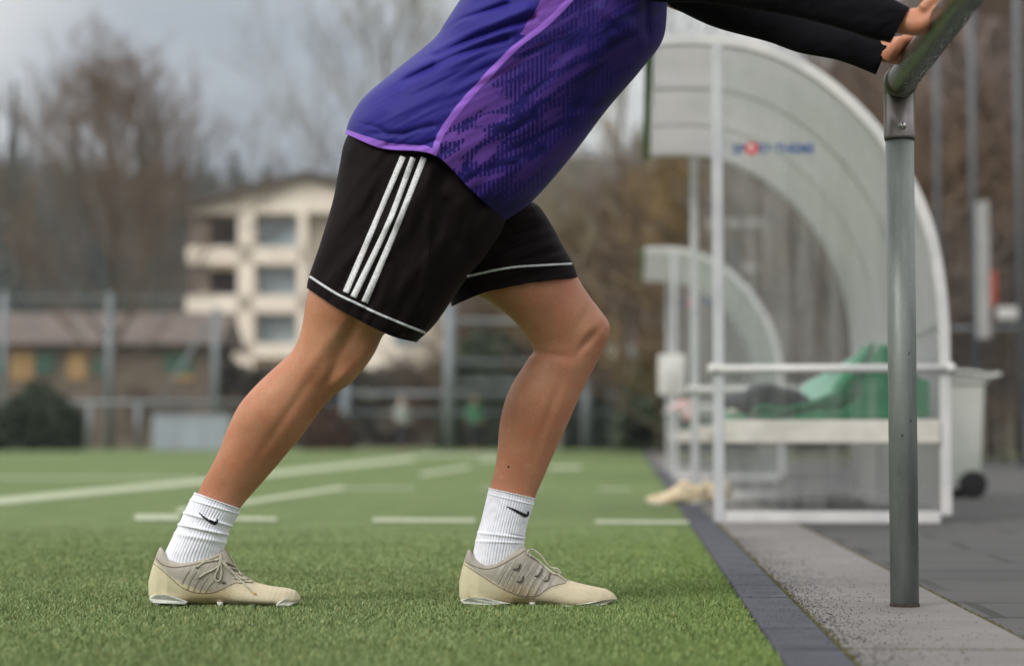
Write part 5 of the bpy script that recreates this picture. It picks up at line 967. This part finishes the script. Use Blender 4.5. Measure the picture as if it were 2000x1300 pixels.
# grey container on the far touchline
m = MB(); p = Gd(300, 66); e = FPX/66; m.box(p.x, p.x+152/e, p.y-.2, p.y+1.0, 0, .32+(860-812)/e); CT = empty('equipment_box', (p.x+76/e, p.y, 0), label='low pale grey equipment box at the far end of the pitch', cat='box'); bevel(m.build('box_body', pm('pale_grey_panel', lin((158, 166, 174)), lin((146, 154, 162)), .8, .7), CT), .03, 2)
m = MB().box(p.x-.03, p.x+152/e+.03, p.y-.24, p.y+1.04, .32+(860-812)/e, .32+(860-808)/e); m.build('lid', bpy.data.materials['pale_grey_panel'], CT)
for kx in (.33, .66): m = MB().box(p.x+152/e*kx-.012, p.x+152/e*kx+.012, p.y-.215, p.y-.2, .03, .32+(860-814)/e); m.build('panel_joint', M_GALV, CT)
# signs
def board(name, px0, px1, py0, py1, d, mat, label, cat='sign', th=.04, leg=True):
    S = FPX/d; a, b = Gd(px0, d), Gd(px1, d); z0, z1 = Zf(py1, S), Zf(py0, S); root = empty(name, ((a.x+b.x)/2, (a.y+b.y)/2, 0), label=label, cat=cat); ang = math.atan2(b.y-a.y, b.x-a.x); L_ = (b-a).length; M_ = Matrix.Translation((a.x, a.y, 0)) @ Matrix.Rotation(ang, 4, 'Z'); m = MB().box(0, L_, 0, th, z0, z1, M_); bevel(m.build('panel', mat, root), .006, 2)
    if leg: m = MB().tube([(a.x+(b.x-a.x)/2, (a.y+b.y)/2+th+.03, 0), (a.x+(b.x-a.x)/2, (a.y+b.y)/2+th+.03, z1)], .03, 8); m.build('pole', M_GALV, root, True)
M_WB = pm('white_board', lin((206, 204, 200)), lin((186, 184, 182)), 4, .7)
p = Gd(1922, 22.); S = FPX/22.; root = empty('banner', tuple(p), label='tall narrow white banner tied to the ball stop fence on the right', cat='banner')
b0, b1 = Gd(1911, 22.), Gd(1937, 22.5); m = MB(); m.prism([(0, Zf(660, S)), (0, Zf(392, S)), (1, Zf(378, S)), (1, Zf(655, S))], lambda v: (b0.x+(b1.x-b0.x)*v[0], b0.y+(b1.y-b0.y)*v[0], v[1]), lambda v: (b0.x+(b1.x-b0.x)*v[0]+.006, b0.y+(b1.y-b0.y)*v[0]+.02, v[1])); m.build('sheet', M_WB, root)
b0, b1 = Gd(1938, 22.55), Gd(1951, 22.8); m = MB(); m.prism([(0, Zf(600, S)), (0, Zf(520, S)), (1, Zf(512, S)), (1, Zf(580, S))], lambda v: (b0.x+(b1.x-b0.x)*v[0], b0.y+(b1.y-b0.y)*v[0], v[1]), lambda v: (b0.x+(b1.x-b0.x)*v[0]+.006, b0.y+(b1.y-b0.y)*v[0]+.02, v[1])); m.build('red_patch', pm('red_patch', lin((200, 92, 72)), None, 4, .7), root)
board('white_board', 1952, 1999, 598, 622, 26, M_WB, 'small white board low on the ball stop fence at the right edge', leg=False)
board('white_board', 1383, 1500, 427, 441, 40, M_WB, 'long thin white sign seen through the upper shelter end panel')
board('white_board', 1452, 1486, 512, 530, 40, M_WB, 'small white sign seen through the shelter below the long one')
p = Gd(1193, 62); root = empty('round_sign', tuple(p), label='round white sign on a thin pole right of the front knee', cat='sign'); z = Zf(684, FPX/62)
m = MB().tube([(p.x, p.y-.06, z), (p.x, p.y-.03, z)], .21, 24); m.build('disc', M_WB, root); m = MB().tube([(p.x, p.y, 0), (p.x, p.y, z)], .03, 8); m.build('pole', M_GALV, root, True)
# white carrier bag hung on the post of the farther shelter
dd_ = 15.6; S = FPX/dd_; a = U(1312, 728, dd_); root = empty('carrier_bag', tuple(a), label='white carrier bag hanging on the front post of the farther shelter', cat='bag'); m = MB(); hw, hh = 27/S, 45/S
m.ball(a+Vector((0, 0, -.02)), (hw*1.05, .05, hh*.9), 16, 12); m.box(a.x-hw, a.x+hw, a.y-.03, a.y+.03, a.z-hh, a.z+hh*.8); remesh('bag_body', [(m.V, m.F)], .012, 6, M_WB, root); m = MB().tube([a+Vector((-hw*.5, 0, hh*.7)), a+Vector((0, 0, hh*1.25)), a+Vector((hw*.5, 0, hh*.7))], .006, 6); m.build('handle', M_WB, root, True)
a = U(1335, 792, dd_); m = MB(); m.ball(a, (.07, .06, .05), 12, 8); m.ball(a+Vector((.03, 0, -.07)), (.05, .05, .05), 12, 8); m.ball(a+Vector((-.05, 0, -.02)), (.05, .05, .03), 12, 8)
remesh('cloth_heap', [(m.V, m.F)], .01, 3, pm('pink_white_cloth', lin((214, 200, 200)), lin((190, 120, 120)), 9, .9), None, label='crumpled white and red cloth in the farther shelter under the white bag', cat='cloth')
# two far people behind the barrier
def far_person(px, d, h, top, label, rz=0, step=.12):
    p = Gd(px, d); root = empty('person', tuple(p), rz, label=label, cat='person', group='people standing beyond the pitch'); k = h/1.75; m = MB(); Vv = lambda x, y, z: Vector((x*k, y*k, z*k))
    for s_ in (-1, 1):
        m.tube([Vv(.08*s_, s_*step*.2, .95), Vv(.10*s_, s_*step, .5), Vv(.10*s_, s_*step*1.4, .06)], [.085*k, .06*k, .04*k], 10); m.tube([Vv(.10*s_, s_*step*1.4, .05), Vv(.10*s_, s_*step*1.4-.16, .03)], [.04*k, .03*k], 8)
        m.tube([Vv(.17*s_, 0, 1.42), Vv(.25*s_, .03, 1.15), Vv(.22*s_, -.08, .90), Vv(.21*s_, -.10, .80)], [.05*k, .042*k, .032*k, .025*k], 8)
    m.tube([Vv(0, 0, .9), Vv(0, 0, 1.15), Vv(0, 0, 1.38), Vv(0, 0, 1.48)], [.15*k, .14*k, .17*k, .08*k], 14); m.tube([Vv(0, 0, 1.45), Vv(0, 0, 1.56)], [.05*k, .05*k], 10); m.ball(Vv(0, 0, 1.64), (.078*k, .095*k, .115*k), 14, 10); m.ball(Vv(0, -.10, 1.62), (.015*k, .02*k, .02*k), 8, 6)
    b = [(v, 0) for v in m.V]; V = [Vector(v) for v in m.V]; o = remesh('body', [(V, m.F)], .018, 2, M_SKIN, None); o.parent = root
    def cl(nm, P, R_, mt): q = MB(); [q.tube([Vv(*c_) for c_ in pp], [r_*k for r_ in rr], 12) for pp, rr in zip(P, R_)]; o = remesh(nm, [(q.V, q.F)], .02, 2, mt, None); o.parent = root
    cl('top', [[(0, 0, .86), (0, 0, 1.15), (0, 0, 1.40), (0, 0, 1.50)], [(.16, 0, 1.43), (.25, .03, 1.16), (.22, -.07, .93)], [(-.16, 0, 1.43), (-.25, .03, 1.16), (-.22, -.07, .93)]], [[.18, .17, .195, .08], [.075, .06, .05], [.075, .06, .05]], top)
    cl('trousers', [[(.08, step*.2, .96), (.10, step, .5), (.10, step*1.4, .12)], [(-.08, -step*.2, .96), (-.10, -step, .5), (-.10, -step*1.4, .12)]], [[.12, .085, .065]]*2, bpy.data.materials['black_bag_cloth'])
    q = MB(); q.ball(Vv(0, .012, 1.68), (.088*k, .105*k, .10*k), 14, 10); o = q.build('hair', M_TWIG3, None, True); o.parent = root
far_person(927, 66, 1.82, pm('green_top', lin((66, 116, 88)), None, 3, .8), 'distant person in a green top standing behind the fence between the legs')
far_person(786, 66, 1.78, pm('pale_top', lin((160, 165, 160)), None, 3, .8), 'distant person in a pale top standing behind the low barrier', .6)
# ------------------------------------------------------------------ damp air
m = MB().box(-800, 800, -80, 1000, -1.2, 150.); t = NT('damp_air'); t.t.nodes.remove(t.b); pv = t.n('ShaderNodeVolumePrincipled'); pv.inputs['Color'].default_value = (.86, .9, .95, 1); pv.inputs['Density'].default_value = .0004; pv.inputs['Anisotropy'].default_value = .2
t.l(pv.outputs[0], t.out.inputs['Volume']); m.build('haze', t.m, None, kind='stuff', label='pale damp haze that greys the far wooded hillside', cat='haze')
